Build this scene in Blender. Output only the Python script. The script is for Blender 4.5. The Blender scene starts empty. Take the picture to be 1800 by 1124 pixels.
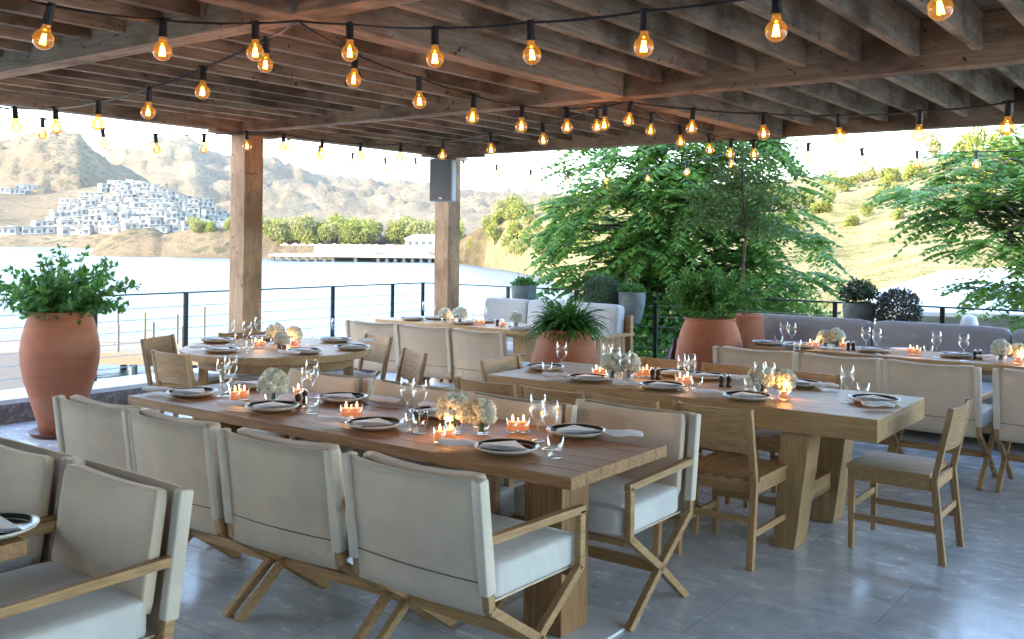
import bpy, bmesh, math, random
from mathutils import Vector, Matrix, noise
R = math.radians
rnd = random.Random(7)
S = bpy.context.scene
C = S.collection

# ------------------------------------------------------------------ camera
F, HOR, YAW, ROLL, CH = 1705.0, 424.0, R(36.75), 0.012, 1.62
cr, sr, cy, sy = math.cos(ROLL), math.sin(ROLL), math.cos(YAW), math.sin(YAW)
cam_d = bpy.data.cameras.new('camera'); cam = bpy.data.objects.new('camera', cam_d); C.objects.link(cam)
right = Vector((cy, sy, 0)); look = Vector((-sy, cy, 0)); up = Vector((0, 0, 1))
rx = right * cr + up * sr; ux = up * cr - right * sr
cam.matrix_world = Matrix(((rx.x, ux.x, -look.x, 0), (rx.y, ux.y, -look.y, 0), (rx.z, ux.z, -look.z, CH), (0, 0, 0, 1)))
cam_d.sensor_width = 36; cam_d.lens = F / 1800 * 36; cam_d.shift_y = -(562 - HOR) / 1800
cam_d.clip_start = 0.05; cam_d.clip_end = 8000
S.camera = cam

# ------------------------------------------------------------------ sky and sun
SUN_EL = R(20)
left = -right
sd = (left * math.cos(R(28)) - look * math.sin(R(28))).normalized()      # towards the sun, level part
W = bpy.data.worlds.new('World'); S.world = W; W.use_nodes = True
nt = W.node_tree; bgn = nt.nodes['Background']
sky = nt.nodes.new('ShaderNodeTexSky'); sky.sky_type = 'NISHITA'; sky.sun_disc = False
sky.sun_elevation = SUN_EL; sky.sun_rotation = math.atan2(sd.x, sd.y)
sky.air_density = 1.0; sky.dust_density = 0.8; sky.ozone_density = 1.0
nt.links.new(sky.outputs[0], bgn.inputs[0]); bgn.inputs[1].default_value = 0.15
sl = bpy.data.lights.new('sun', 'SUN'); sl.energy = 2.0; sl.angle = R(0.5); sl.color = (1.0, 0.86, 0.66)
sun = bpy.data.objects.new('sun', sl); C.objects.link(sun)
sv = Vector((sd.x * math.cos(SUN_EL), sd.y * math.cos(SUN_EL), math.sin(SUN_EL)))
sun.rotation_euler = sv.to_track_quat('Z', 'Y').to_euler(); sun.location = (0, 0, 60)
S.view_settings.view_transform = 'Standard'; S.view_settings.look = 'None'
S.view_settings.exposure = 3.5; S.view_settings.gamma = 1
S.cycles.max_bounces = 8; S.cycles.transparent_max_bounces = 24; S.cycles.diffuse_bounces = 4
S.cycles.glossy_bounces = 3; S.cycles.transmission_bounces = 4
S.cycles.sample_clamp_indirect = 4; S.cycles.caustics_reflective = False; S.cycles.caustics_refractive = False

# ------------------------------------------------------------------ pixel ray -> world
def ray(px, py):
    a = (px - 900) / F; b = -(py - HOR) / F
    c = a * cr - b * sr; z = a * sr + b * cr
    return Vector((c * cy - sy, c * sy + cy, z))
def at(px, py, X=None, Y=None, Z=None, d=None):
    r = ray(px, py)
    if X is not None: t = X / r.x
    elif Y is not None: t = Y / r.y
    elif Z is not None: t = (Z - CH) / r.z
    else: t = d
    return r * t + Vector((0, 0, CH))
def cam2w(c, d, z=0): return Vector((c * cy - d * sy, c * sy + d * cy, z))
def horizon(px): return HOR + ROLL * (px - 900)

# ------------------------------------------------------------------ materials
def newmat(name):
    m = bpy.data.materials.new(name); m.use_nodes = True
    return m, m.node_tree, m.node_tree.nodes['Principled BSDF']
def N(nt, t, **k):
    n = nt.nodes.new(t)
    for a, v in k.items():
        if a in n.inputs: n.inputs[a].default_value = v
        else: setattr(n, a, v)
    return n
def ramp(nt, src, stops):
    r = nt.nodes.new('ShaderNodeValToRGB'); e = r.color_ramp.elements
    while len(e) < len(stops): e.new(0.5)
    for i, (p, c) in enumerate(stops):
        e[i].position = p; e[i].color = (*c, 1)
    nt.links.new(src, r.inputs[0]); return r.outputs[0]
def mix(nt, fac, a, b, mode='MIX'):
    n = nt.nodes.new('ShaderNodeMix'); n.data_type = 'RGBA'; n.blend_type = mode
    for s, v in ((n.inputs[0], fac), (n.inputs[6], a), (n.inputs[7], b)):
        if hasattr(v, 'is_linked'): nt.links.new(v, s)
        elif isinstance(v, (int, float)): s.default_value = v
        else: s.default_value = (*v, 1)
    return n.outputs[2]
def coords(nt, kind='Object', scale=(1, 1, 1), rand=True):
    tc = nt.nodes.new('ShaderNodeTexCoord'); mp = nt.nodes.new('ShaderNodeMapping'); mp.inputs['Scale'].default_value = scale
    nt.links.new(tc.outputs[kind], mp.inputs[0])
    if rand:
        oi = nt.nodes.new('ShaderNodeObjectInfo'); mu = nt.nodes.new('ShaderNodeMath'); mu.operation = 'MULTIPLY'; mu.inputs[1].default_value = 37
        nt.links.new(oi.outputs['Random'], mu.inputs[0]); nt.links.new(mu.outputs[0], mp.inputs['Location'])
    return mp.outputs[0]
def noise_t(nt, vec, scale, detail=4, rough=0.55, dist=0):
    n = nt.nodes.new('ShaderNodeTexNoise'); n.inputs['Scale'].default_value = scale; n.inputs['Detail'].default_value = detail
    n.inputs['Roughness'].default_value = rough; n.inputs['Distortion'].default_value = dist
    nt.links.new(vec, n.inputs['Vector']); return n.outputs[0]
def bump(nt, bsdf, h, strength, dist=0.01):
    b = nt.nodes.new('ShaderNodeBump'); b.inputs['Strength'].default_value = strength; b.inputs['Distance'].default_value = dist
    nt.links.new(h, b.inputs['Height']); nt.links.new(b.outputs[0], bsdf.inputs['Normal'])
def randval(nt, col, amt):
    oi = nt.nodes.new('ShaderNodeObjectInfo'); mr = nt.nodes.new('ShaderNodeMapRange')
    mr.inputs[3].default_value = 1 - amt; mr.inputs[4].default_value = 1 + amt
    nt.links.new(oi.outputs['Random'], mr.inputs[0])
    hs = nt.nodes.new('ShaderNodeHueSaturation'); nt.links.new(mr.outputs[0], hs.inputs['Value']); nt.links.new(col, hs.inputs['Color'])
    return hs.outputs[0]

def wood(name, dark, mid, light, axis, rough=0.5, knots=0.0, g=1.0, spread=0.12):
    m, nt, b = newmat(name)
    sc = [14 * g, 14 * g, 14 * g]; sc[axis] = 1.1 * g
    v = coords(nt, 'Object', sc)
    n1 = noise_t(nt, v, 3.0, 5, 0.6, 1.2)
    col = ramp(nt, n1, [(0.3, dark), (0.5, mid), (0.72, light)])
    sc2 = [60, 60, 60]; sc2[axis] = 3
    n2 = noise_t(nt, coords(nt, 'Object', sc2), 2.2, 3)
    col = mix(nt, 0.35, col, ramp(nt, n2, [(0.3, tuple(x * .45 for x in mid)), (0.6, light)]), 'MULTIPLY') if False else mix(nt, 0.3, col, ramp(nt, n2, [(0.35, dark), (0.65, light)]))
    if knots:
        sk = [1.6, 1.6, 1.6]; sk[axis] = 0.9
        n3 = noise_t(nt, coords(nt, 'Object', sk), 1.8, 3, 0.6)
        blot = ramp(nt, n3, [(0.46, (0, 0, 0)), (0.62, (1, 1, 1))])
        col = mix(nt, blot, col, tuple(x * (1 - knots) for x in dark))
        n4 = noise_t(nt, coords(nt, 'Object', (9, 9, 9)), 1.3, 2, 0.5, 2)
        kk = ramp(nt, n4, [(0.66, (0, 0, 0)), (0.72, (1, 1, 1))])
        col = mix(nt, kk, col, tuple(x * .35 for x in dark))
    col = randval(nt, col, spread)
    nt.links.new(col, b.inputs['Base Color']); b.inputs['Roughness'].default_value = rough
    bump(nt, b, n2, 0.25, 0.003)
    return m
def wood3(name, *a, **k): return [wood(f'{name}_{"xyz"[i]}', *a, axis=i, **k) for i in range(3)]
BEAMW = wood3('pergola_timber', (.25, .155, .080), (.43, .30, .175), (.60, .45, .29), rough=.7, knots=.35, g=.6, spread=.2)
POSTW = wood('post_timber', (.26, .145, .07), (.41, .26, .14), (.55, .38, .23), axis=2, rough=.65, knots=.15, g=.7)
TEAK = wood3('chair_teak', (.23, .125, .048), (.38, .225, .095), (.52, .33, .16), rough=.58)
TOPA = wood3('aged_table_wood', (.14, .060, .020), (.27, .132, .047), (.40, .23, .10), rough=.5, g=.7)
TOPB = wood3('pale_table_wood', (.28, .155, .058), (.40, .24, .10), (.51, .34, .17), rough=.5, g=.7, spread=.05)

def plain(name, col, rough=.5, metal=0, var=0.0, nscale=30, bumps=0, spec=None, spread=0):
    m, nt, b = newmat(name); b.inputs['Roughness'].default_value = rough; b.inputs['Metallic'].default_value = metal
    if var:
        v = coords(nt)
        n = noise_t(nt, v, nscale, 4)
        c = ramp(nt, n, [(0.3, tuple(x * (1 - var) for x in col)), (0.7, tuple(min(1, x * (1 + var)) for x in col))])
        if spread: c = randval(nt, c, spread)
        nt.links.new(c, b.inputs['Base Color'])
        if bumps: bump(nt, b, n, bumps, .01)
    else: b.inputs['Base Color'].default_value = (*col, 1)
    return m
def fabric(name, col, var=.06):
    m, nt, b = newmat(name); b.inputs['Roughness'].default_value = .95
    b.inputs['Sheen Weight'].default_value = .15
    n = noise_t(nt, coords(nt), 5, 5)
    c = ramp(nt, n, [(0.3, tuple(x * (1 - var * 1.6) for x in col)), (0.7, tuple(min(1, x * (1 + var)) for x in col))])
    c = randval(nt, c, .035)
    nt.links.new(c, b.inputs['Base Color'])
    w = noise_t(nt, coords(nt, 'Object', (1, 1, 1)), 420, 2); w2 = noise_t(nt, coords(nt), 9, 3)
    ad = nt.nodes.new('ShaderNodeMath'); ad.operation = 'MULTIPLY_ADD'; ad.inputs[1].default_value = 4.0
    nt.links.new(w2, ad.inputs[0]); nt.links.new(w, ad.inputs[2])
    bump(nt, b, ad.outputs[0], .55, .006)
    return m
CANVAS = fabric('canvas_cream', (.70, .57, .43))
CANVAS_LIT = fabric('canvas_cream_lit', (.72, .64, .53))  # same cream cloth, coloured paler and cooler for the highlights on the sleeves
SEATW = fabric('seat_cushion_cloth', (.66, .65, .63))
SOFAL = fabric('sofa_pale_cloth', (.46, .50, .53))
SOFAG = fabric('sofa_mauve_cloth', (.35, .345, .365))
LINEN = fabric('linen', (.86, .86, .90))
BLACK = plain('black_plastic', (.012, .013, .014), .45)
METAL = plain('dark_metal', (.03, .032, .036), .4, .6)
STEEL = plain('steel_cable', (.35, .37, .40), .35, .8)
WHITEM = plain('white_powder_coat', (.72, .74, .76), .4, 0, .04, 6)
CREAM = plain('cream_stoneware', (.62, .58, .52), .28, 0, .06, 25)
DARKG = plain('dark_glaze', (.020, .028, .024), .18, 0, .3, 20)
MILL = plain('dark_mill_wood', (.035, .018, .012), .3, 0, .3, 12)
CHROME = plain('chrome', (.75, .75, .76), .12, 1)
SPEAK = plain('speaker_grey', (.20, .215, .225), .55)
GREYPOT = plain('grey_stone_pot', (.15, .19, .19), .8, 0, .3, 9, .3)
SOIL = plain('soil', (.05, .033, .022), .95, 0, .4, 30, .5)
BARK = plain('bark', (.13, .10, .075), .9, 0, .4, 18, .6)
SOAP = plain('white_plaster', (.60, .59, .56), .8, 0, .06, 3)
DARKWIN = plain('dark_window', (.05, .065, .085), .3)

def terracotta(name, col):
    m, nt, b = newmat(name); b.inputs['Roughness'].default_value = .78
    v = coords(nt, 'Object', (1.2, 1.2, 16)); n = noise_t(nt, v, 1.6, 4)
    v2 = coords(nt); n2 = noise_t(nt, v2, 3.2, 5)
    c = ramp(nt, n, [(0.3, tuple(x * .90 for x in col)), (0.7, tuple(x * 1.08 for x in col))])
    c = mix(nt, ramp(nt, n2, [(0.48, (0, 0, 0)), (0.75, (.5, .5, .5))]), c, (.46, .26, .17))
    nt.links.new(c, b.inputs['Base Color']); bump(nt, b, n, .12, .005)
    return m
TERRA = terracotta('terracotta', (.37, .125, .058))

def glass(name, tint, refl=.9, fres=1.5, edge=.12):
    m, nt, b = newmat(name); nt.nodes.remove(b)
    out = nt.nodes['Material Output']
    tr = N(nt, 'ShaderNodeBsdfTransparent', Color=(*tint, 1)); gl = N(nt, 'ShaderNodeBsdfGlossy', Roughness=.03, Color=(refl, refl, refl, 1))
    lw = nt.nodes.new('ShaderNodeLayerWeight'); lw.inputs['Blend'].default_value = .5
    pw = nt.nodes.new('ShaderNodeMath'); pw.operation = 'POWER'; pw.inputs[1].default_value = 2.6; nt.links.new(lw.outputs['Facing'], pw.inputs[0])
    fr = nt.nodes.new('ShaderNodeMath'); fr.operation = 'MULTIPLY_ADD'; fr.inputs[1].default_value = edge * 4; fr.inputs[2].default_value = .08; nt.links.new(pw.outputs[0], fr.inputs[0])
    mx = nt.nodes.new('ShaderNodeMixShader')
    nt.links.new(fr.outputs[0], mx.inputs[0]); nt.links.new(tr.outputs[0], mx.inputs[1]); nt.links.new(gl.outputs[0], mx.inputs[2])
    nt.links.new(mx.outputs[0], out.inputs[0]); return m
GLASS = glass('clear_glass', (.965, .975, .98), refl=1.0, edge=.24)
AMBER = glass('amber_glass', (.985, .66, .26), edge=.14)
_n = AMBER.node_tree; _o = _n.nodes['Material Output']; _ad = _n.nodes.new('ShaderNodeAddShader'); _em = N(_n, 'ShaderNodeEmission', Color=(1, .42, .08, 1), Strength=.018)
_src = _o.inputs[0].links[0].from_socket; _n.links.new(_src, _ad.inputs[0]); _n.links.new(_em.outputs[0], _ad.inputs[1]); _n.links.new(_ad.outputs[0], _o.inputs[0])
def emis(name, col, st):
    m, nt, b = newmat(name); b.inputs['Emission Color'].default_value = (*col, 1); b.inputs['Emission Strength'].default_value = st
    b.inputs['Base Color'].default_value = (*col, 1); return m
FILA = emis('glowing_filament', (1.0, .48, .10), 7)
FLAME = emis('candle_flame', (1.0, .55, .16), 2.5)
WAXC = emis('candle_wax', (1.0, .30, .10), .05)
WAXC.node_tree.nodes['Principled BSDF'].inputs['Base Color'].default_value = (.50, .20, .10, 1)

def leafmat(name, a, b_, trans=.35, rough=.5):
    m, nt, b = newmat(name)
    tc = nt.nodes.new('ShaderNodeTexCoord')
    n = noise_t(nt, tc.outputs['Object'], 7, 3)
    at_ = nt.nodes.new('ShaderNodeAttribute'); at_.attribute_name = 'tone'
    c = mix(nt, at_.outputs['Fac'], a, b_)
    c2 = mix(nt, 0.5, c, ramp(nt, n, [(0.35, a), (0.65, b_)]))
    nt.links.new(c2, b.inputs['Base Color']); b.inputs['Roughness'].default_value = rough
    b.inputs['Specular IOR Level'].default_value = .4
    tl = nt.nodes.new('ShaderNodeBsdfTranslucent'); nt.links.new(mix(nt, .3, c2, (.2, .32, .03)) if not name.startswith('hydr') else c2, tl.inputs[0])
    mx = nt.nodes.new('ShaderNodeMixShader'); mx.inputs[0].default_value = trans
    nt.links.new(b.outputs[0], mx.inputs[1]); nt.links.new(tl.outputs[0], mx.inputs[2])
    nt.links.new(mx.outputs[0], nt.nodes['Material Output'].inputs[0]); return m
LEAF_TREE = leafmat('tree_leaf', (.022, .11, .045), (.22, .40, .055), .42)
LEAF_TREE2 = leafmat('right_tree_leaf', (.028, .12, .045), (.23, .40, .055), .42)
LEAF_POT = leafmat('shrub_leaf', (.03, .12, .03), (.12, .30, .06))
LEAF_FERN = leafmat('fern_leaf', (.02, .11, .025), (.10, .32, .06), .35, .45)
LEAF_THIN = leafmat('fine_tree_leaf', (.05, .11, .03), (.14, .23, .06))
LEAF_GREY = leafmat('grey_shrub_leaf', (.035, .06, .04), (.11, .15, .10), .2)
LEAF_PURP = leafmat('purple_shrub_leaf', (.04, .042, .038), (.13, .115, .105), .15)
LEAF_FAR = leafmat('far_tree_leaf', (.10, .125, .025), (.26, .27, .06), .3, .8)
LEAF_FAR2 = leafmat('far_olive_leaf', (.15, .16, .07), (.33, .31, .13), .3, .8)
PETAL = leafmat('hydrangea_petal', (.74, .78, .66), (.92, .91, .86), .45, .7)

# ------------------------------------------------------------------ mesh helpers
def obj(name, bm, mat, parent=None, smooth=False, loc=None):
    if isinstance(bm, bmesh.types.BMesh):
        me = bpy.data.meshes.new(name); bm.to_mesh(me); bm.free()
    else: me = bm
    if isinstance(mat, (list, tuple)):
        for mm in mat: me.materials.append(mm)
    elif mat: me.materials.append(mat)
    if smooth:
        for p in me.polygons: p.use_smooth = True
    o = bpy.data.objects.new(name, me); C.objects.link(o)
    if parent: o.parent = parent
    if loc is not None: o.location = loc
    return o
def thing(name, label, cat, loc=(0, 0, 0), rz=0, group=None):
    o = bpy.data.objects.new(name, None); C.objects.link(o); o.empty_display_size = .1
    o.location = loc; o.rotation_euler = (0, 0, rz); o['label'] = label; o['category'] = cat
    if group: o['group'] = group
    return o
def tag(o, label, cat, group=None):
    o['label'] = label; o['category'] = cat
    if group: o['group'] = group
    return o
def struct(o): o['kind'] = 'structure'; return o
def dup(root, loc, rz=0, label=None, group=None, scale=None):
    r = root.copy(); C.objects.link(r); r.location = loc; r.rotation_euler = (0, 0, rz)
    if label: r['label'] = label
    if group: r['group'] = group
    if scale: r.scale = scale if hasattr(scale, '__len__') else (scale,) * 3
    for ch in list(root.children):
        c = ch.copy(); C.objects.link(c); c.parent = r
        for g in ch.children:
            d = g.copy(); C.objects.link(d); d.parent = c
    return r
def NB(): return bmesh.new()
def box(bm, c, s, rot=None, bev=0):
    g = bmesh.ops.create_cube(bm, size=1); vs = g['verts']
    for v in vs: v.co = Vector((v.co.x * s[0], v.co.y * s[1], v.co.z * s[2]))
    if bev:
        es = list({e for v in vs for e in v.link_edges})
        r = bmesh.ops.bevel(bm, geom=es, offset=bev, segments=2, affect='EDGES', profile=.6)
        vs = list({v for f in r['faces'] for v in f.verts} | {v for v in vs if v.is_valid})
    M = Matrix.Translation(Vector(c)) @ (rot.to_4x4() if rot else Matrix())
    bmesh.ops.transform(bm, matrix=M, verts=vs)
    return vs
def bx(bm, x0, x1, y0, y1, z0, z1, bev=0): return box(bm, ((x0 + x1) / 2, (y0 + y1) / 2, (z0 + z1) / 2), (x1 - x0, y1 - y0, z1 - z0), None, bev)
def bar(bm, p0, p1, w, h, upv=(0, 0, 1), bev=0):
    p0 = Vector(p0); p1 = Vector(p1); d = p1 - p0; L = d.length; z = d.normalized(); u = Vector(upv)
    if abs(z.dot(u)) > .99: u = Vector((0, 1, 0))
    x = u.cross(z).normalized(); y = z.cross(x)
    rot = Matrix((x, y, z)).transposed()
    return box(bm, (p0 + p1) / 2, (w, h, L), rot, bev)
def lathe(bm, prof, seg=24, c=(0, 0, 0), wob=0):
    rings = []
    for r, z in prof:
        if r < 1e-5: rings.append([bm.verts.new((c[0], c[1], c[2] + z))])
        else: rings.append([bm.verts.new((c[0] + r * math.cos(2 * math.pi * i / seg), c[1] + r * math.sin(2 * math.pi * i / seg), c[2] + z)) for i in range(seg)])
    for a, b in zip(rings, rings[1:]):
        for i in range(seg):
            j = (i + 1) % seg
            if len(a) == 1 and len(b) == 1: continue
            if len(a) == 1: bm.faces.new((a[0], b[j], b[i]))
            elif len(b) == 1: bm.faces.new((a[i], a[j], b[0]))
            else: bm.faces.new((a[i], a[j], b[j], b[i]))
def tube(bm, pts, r, seg=6, r1=None, cap=True):
    pts = [Vector(p) for p in pts]; n = len(pts); prev = None; u = Vector((0.3, 0.2, 1)).normalized()
    for i, p in enumerate(pts):
        t = (pts[min(i + 1, n - 1)] - pts[max(i - 1, 0)]).normalized()
        a = u.cross(t)
        if a.length < .05: a = Vector((1, 0, 0)).cross(t)
        a.normalize(); b = t.cross(a); rr = r if r1 is None else r + (r1 - r) * i / max(1, n - 1)
        ring = [bm.verts.new(p + (a * math.cos(2 * math.pi * k / seg) + b * math.sin(2 * math.pi * k / seg)) * rr) for k in range(seg)]
        if prev:
            for k in range(seg): bm.faces.new((prev[k], prev[(k + 1) % seg], ring[(k + 1) % seg], ring[k]))
        elif cap: bm.faces.new(ring[::-1])
        prev = ring
    if cap: bm.faces.new(prev)
def pad(bm, c, s, p=9, puff=.04, rot=None, cuts=7, fn=None):
    """soft cushion"""
    before = set(bm.verts)
    g = bmesh.ops.create_cube(bm, size=2); es = list({e for v in g['verts'] for e in v.link_edges})
    bmesh.ops.subdivide_edges(bm, edges=es, cuts=cuts, use_grid_fill=True)
    vs = [v for v in bm.verts if v not in before]
    thin = min(range(3), key=lambda i: s[i]); oth = [i for i in range(3) if i != thin]
    for v in vs:
        q = v.co; n = (abs(q.x) ** p + abs(q.y) ** p + abs(q.z) ** p) ** (1 / p); q = q / n
        k = 1 + puff * (1 - q[oth[0]] ** 2) * (1 - q[oth[1]] ** 2) * 3
        q2 = Vector((q.x * s[0] / 2, q.y * s[1] / 2, q.z * s[2] / 2)); q2[thin] *= k
        if fn: q2 = fn(q2)
        if rot: q2 = rot @ q2
        v.co = q2 + Vector(c)
def ordn(i, n):
    if i > 11 and i < n - 1: return f'{n - i}th counting from the right'
    w = ['first', 'second', 'third', 'fourth', 'fifth', 'sixth', 'seventh', 'eighth', 'ninth', 'tenth', 'eleventh', 'twelfth']
    if n == 1: return 'only one'
    if i == 0: return 'leftmost one'
    if i == n - 1: return 'rightmost one'
    if i == 1: return 'second from the left'
    return w[i] + ' from the left'

def leaves_mesh(name, items, mat_parent=None):
    """items: (center, dir, normal, length, width, tone) -> mesh of bent diamond leaves"""
    vs, fs, tones = [], [], []
    for c, d, n, L, w, t in items:
        s = d.cross(n)
        if s.length < 1e-4: s = d.cross(Vector((0.2, .9, .1)))
        s.normalize(); k = len(vs); m = c + d * (L * .42)
        vs += [c, m + s * w * .5 - n * w * .12, c + d * L, m - s * w * .5 - n * w * .12]
        fs.append((k, k + 1, k + 2, k + 3)); tones += [t] * 4
    me = bpy.data.meshes.new(name); me.from_pydata([tuple(v) for v in vs], [], fs)
    a = me.attributes.new('tone', 'FLOAT', 'POINT'); a.data.foreach_set('value', tones)
    me.update(); return me
def rv(r=rnd):
    while True:
        v = Vector((r.uniform(-1, 1), r.uniform(-1, 1), r.uniform(-1, 1)))
        if .05 < v.length < 1: return v.normalized()

# ================================================================== terrain, sea
def interp(x, xs, ys):
    if x <= xs[0]: return ys[0]
    for i in range(1, len(xs)):
        if x <= xs[i]:
            f = (x - xs[i - 1]) / (xs[i] - xs[i - 1]); return ys[i - 1] + (ys[i] - ys[i - 1]) * f
    return ys[-1]
def sm(t): t = max(0, min(1, t)); return t * t * (3 - 2 * t)
WZ = -3.4
R1 = ([-500, -200, 0, 50, 100, 135, 150, 175, 200, 230, 300, 380, 450, 520], [300, 268, 249, 237, 232, 236, 254, 280, 294, 310, 342, 380, 404, 430])
R2 = ([-300, 0, 100, 180, 240, 285, 330, 350, 380, 400, 425, 475, 520, 560, 600, 640, 740, 830, 900, 1000, 1200, 1500], [340, 320, 298, 268, 256, 243, 245, 256, 272, 280, 268, 285, 300, 309, 316, 321, 326, 334, 340, 344, 340, 350])
HH = ([-500, -100, 0, 60, 120, 180, 220, 260, 300, 350, 400, 440, 480, 560], [340, 325, 332, 338, 336, 326, 318, 322, 334, 352, 374, 396, 412, 440])
PN = ([100, 145, 160, 185, 205, 230, 270, 285, 300, 330, 420, 500, 640, 800, 1000, 1200], [470, 462, 444, 424, 412, 405, 404, 413, 412, 402, 396, 412, 414, 410, 400, 400])
RH = ([760, 830, 900, 1000, 1200, 1400, 1500, 1600, 1700, 1800, 2200, 2800], [440, 405, 372, 350, 332, 322, 312, 292, 268, 255, 240, 260])
def comp(px, d, tab, d0, d1, fall, base=-6.0):
    top = CH + (horizon(px) - interp(px, *tab)) / F * d1
    if d < d1: return base + (top - base) * sm((d - d0) / (d1 - d0)) if d > d0 else base
    return top - (top + 6) * sm((d - d1) / fall)
def comp_lin(px, d, tab, d0, d1, fall, base=-6.0):
    top = CH + (horizon(px) - interp(px, *tab)) / F * d1
    if d < d0: return base
    if d < d1: return base + (top - base) * ((d - d0) / (d1 - d0)) ** .8
    return top - (top + 6) * sm((d - d1) / fall)
def terrain(px, d):
    c = (px - 900) / F * d
    P = Vector((c, d, 0))
    z = -6.0
    n1 = noise.fractal(P * .012, 1.0, 2.1, 5); n2 = noise.fractal(P * .05, .9, 2.2, 4); n3 = noise.fractal(P * .3, .9, 2.2, 3)
    rid = abs(noise.fractal(P * .02 + Vector((5, 3, 0)), .9, 2.1, 4))
    a = comp(px, d, R1, 440, 760, 240); z = max(z, a + (n1 * 5 + n2 * 4 - rid * 4 + n3 * 3) * sm((a + 6) / 40))
    a = comp(px, d, R2, 700, 1280, 500); z = max(z, a + (n1 * 8 + n2 * 6 - rid * 7 + n3 * 5) * sm((a + 6) / 60))
    a = comp_lin(px, d, HH, 398, 580, 160); z = max(z, a + n2 * .7)
    a = comp(px, d, PN, 222 - 8 * sm((px - 400) / 200), 262, 60); z = max(z, a + (n2 * 1.2 + n3 * .8) * sm((a + 6) / 6))
    d0 = interp(px, [740, 830, 950, 1050, 1150, 1800], [240, 200, 130, 60, 10, 10])
    if px > 740:
        bs = -6 + 3.4 * sm((px - 1050) / 100)
        a = comp_lin(px, d, RH, d0, 190, 120, bs); z = max(z, a + (n2 * 1.0 + n3 * .4) * sm((d - 30) / 40))
    if d > 250 and px < 1300: z = max(z, -2 + n2 if px > 430 else -6)
    return z
def ground_hit(px, py, dmin=200, dmax=1500, step=2.0):
    d = dmin
    while d < dmax:
        p = at(px, py, d=d)
        if terrain(px, d) >= p.z: return d
        d += step
    return None
def build_terrain():
    pxs = [-600 + 9 * i for i in range(345)]
    ds = [11.0]
    while ds[-1] < 1750: ds.append(ds[-1] * 1.015 + .05)
    bm_v = []; fs = []
    for d in ds:
        for px in pxs:
            c = (px - 900) / F * d; p = cam2w(c, d, terrain(px, d)); bm_v.append((p.x, p.y, p.z))
    n = len(pxs)
    for i in range(len(ds) - 1):
        for j in range(n - 1):
            k = i * n + j; fs.append((k, k + 1, k + n + 1, k + n))
    me = bpy.data.meshes.new('hills'); me.from_pydata(bm_v, [], fs); me.update()
    za = me.attributes.new('glare_grass', 'FLOAT', 'POINT'); za.data.foreach_set('value', [sm((px - 800) / 160) * (1 - sm((d - 240) / 60)) for d in ds for px in pxs])
    m, nt, b = newmat('dry_hillside'); b.inputs['Roughness'].default_value = 1; b.inputs['Specular IOR Level'].default_value = .1
    v = coords(nt, 'Object', (1, 1, 1), False)
    c = ramp(nt, noise_t(nt, v, .02, 6, .65), [(.3, (.12, .082, .043)), (.5, (.20, .145, .083)), (.7, (.27, .21, .13))])
    rocks = ramp(nt, noise_t(nt, v, .11, 5, .7), [(.56, (0, 0, 0)), (.68, (.8, .8, .8))])
    c = mix(nt, rocks, c, (.10, .098, .095))
    vo = nt.nodes.new('ShaderNodeTexVoronoi'); vo.inputs['Scale'].default_value = .24; nt.links.new(v, vo.inputs['Vector'])
    bush = ramp(nt, vo.outputs['Distance'], [(.30, (.9, .9, .9)), (.50, (0, 0, 0))])
    gate = ramp(nt, noise_t(nt, v, .035, 3), [(.38, (0, 0, 0)), (.52, (1, 1, 1))])
    c = mix(nt, mix(nt, 1, bush, gate, 'MULTIPLY'), c, (.05, .06, .025))
    fine = noise_t(nt, v, .9, 4, .7); c = mix(nt, .35, c, ramp(nt, fine, [(.3, (.06, .055, .035)), (.7, (.27, .23, .165))]))
    az = nt.nodes.new('ShaderNodeAttribute'); az.attribute_name = 'glare_grass'
    pale = ramp(nt, noise_t(nt, v, .35, 6, .7), [(.30, (.10, .115, .03)), (.45, (.27, .24, .11)), (.65, (.42, .36, .21))])  # grass tone lifted on this slope to carry the glare of strong sun
    c = mix(nt, az.outputs['Fac'], c, pale)
    nt.links.new(c, b.inputs['Base Color']); bump(nt, b, noise_t(nt, v, .16, 8, .8), 1.0, 3.5)
    struct(obj('hills', me, m, smooth=True))
build_terrain()

def build_water():
    bm = NB(); g = bmesh.ops.create_grid(bm, x_segments=2, y_segments=2, size=2900)
    m, nt, b = newmat('sea_water'); b.inputs['Base Color'].default_value = (.09, .115, .13, 1); b.inputs['Roughness'].default_value = .32
    b.inputs['Specular IOR Level'].default_value = .3
    v = coords(nt, 'Object', (1, 1, 1), False)
    ad = nt.nodes.new('ShaderNodeMath'); ad.operation = 'MULTIPLY_ADD'; ad.inputs[1].default_value = .4
    nt.links.new(noise_t(nt, v, 2.2, 4, .6), ad.inputs[0]); nt.links.new(noise_t(nt, v, .35, 3), ad.inputs[2])
    bump(nt, b, ad.outputs[0], .9, .5)
    struct(obj('sea', bm, m, loc=(0, 0, WZ)))
build_water()

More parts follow.
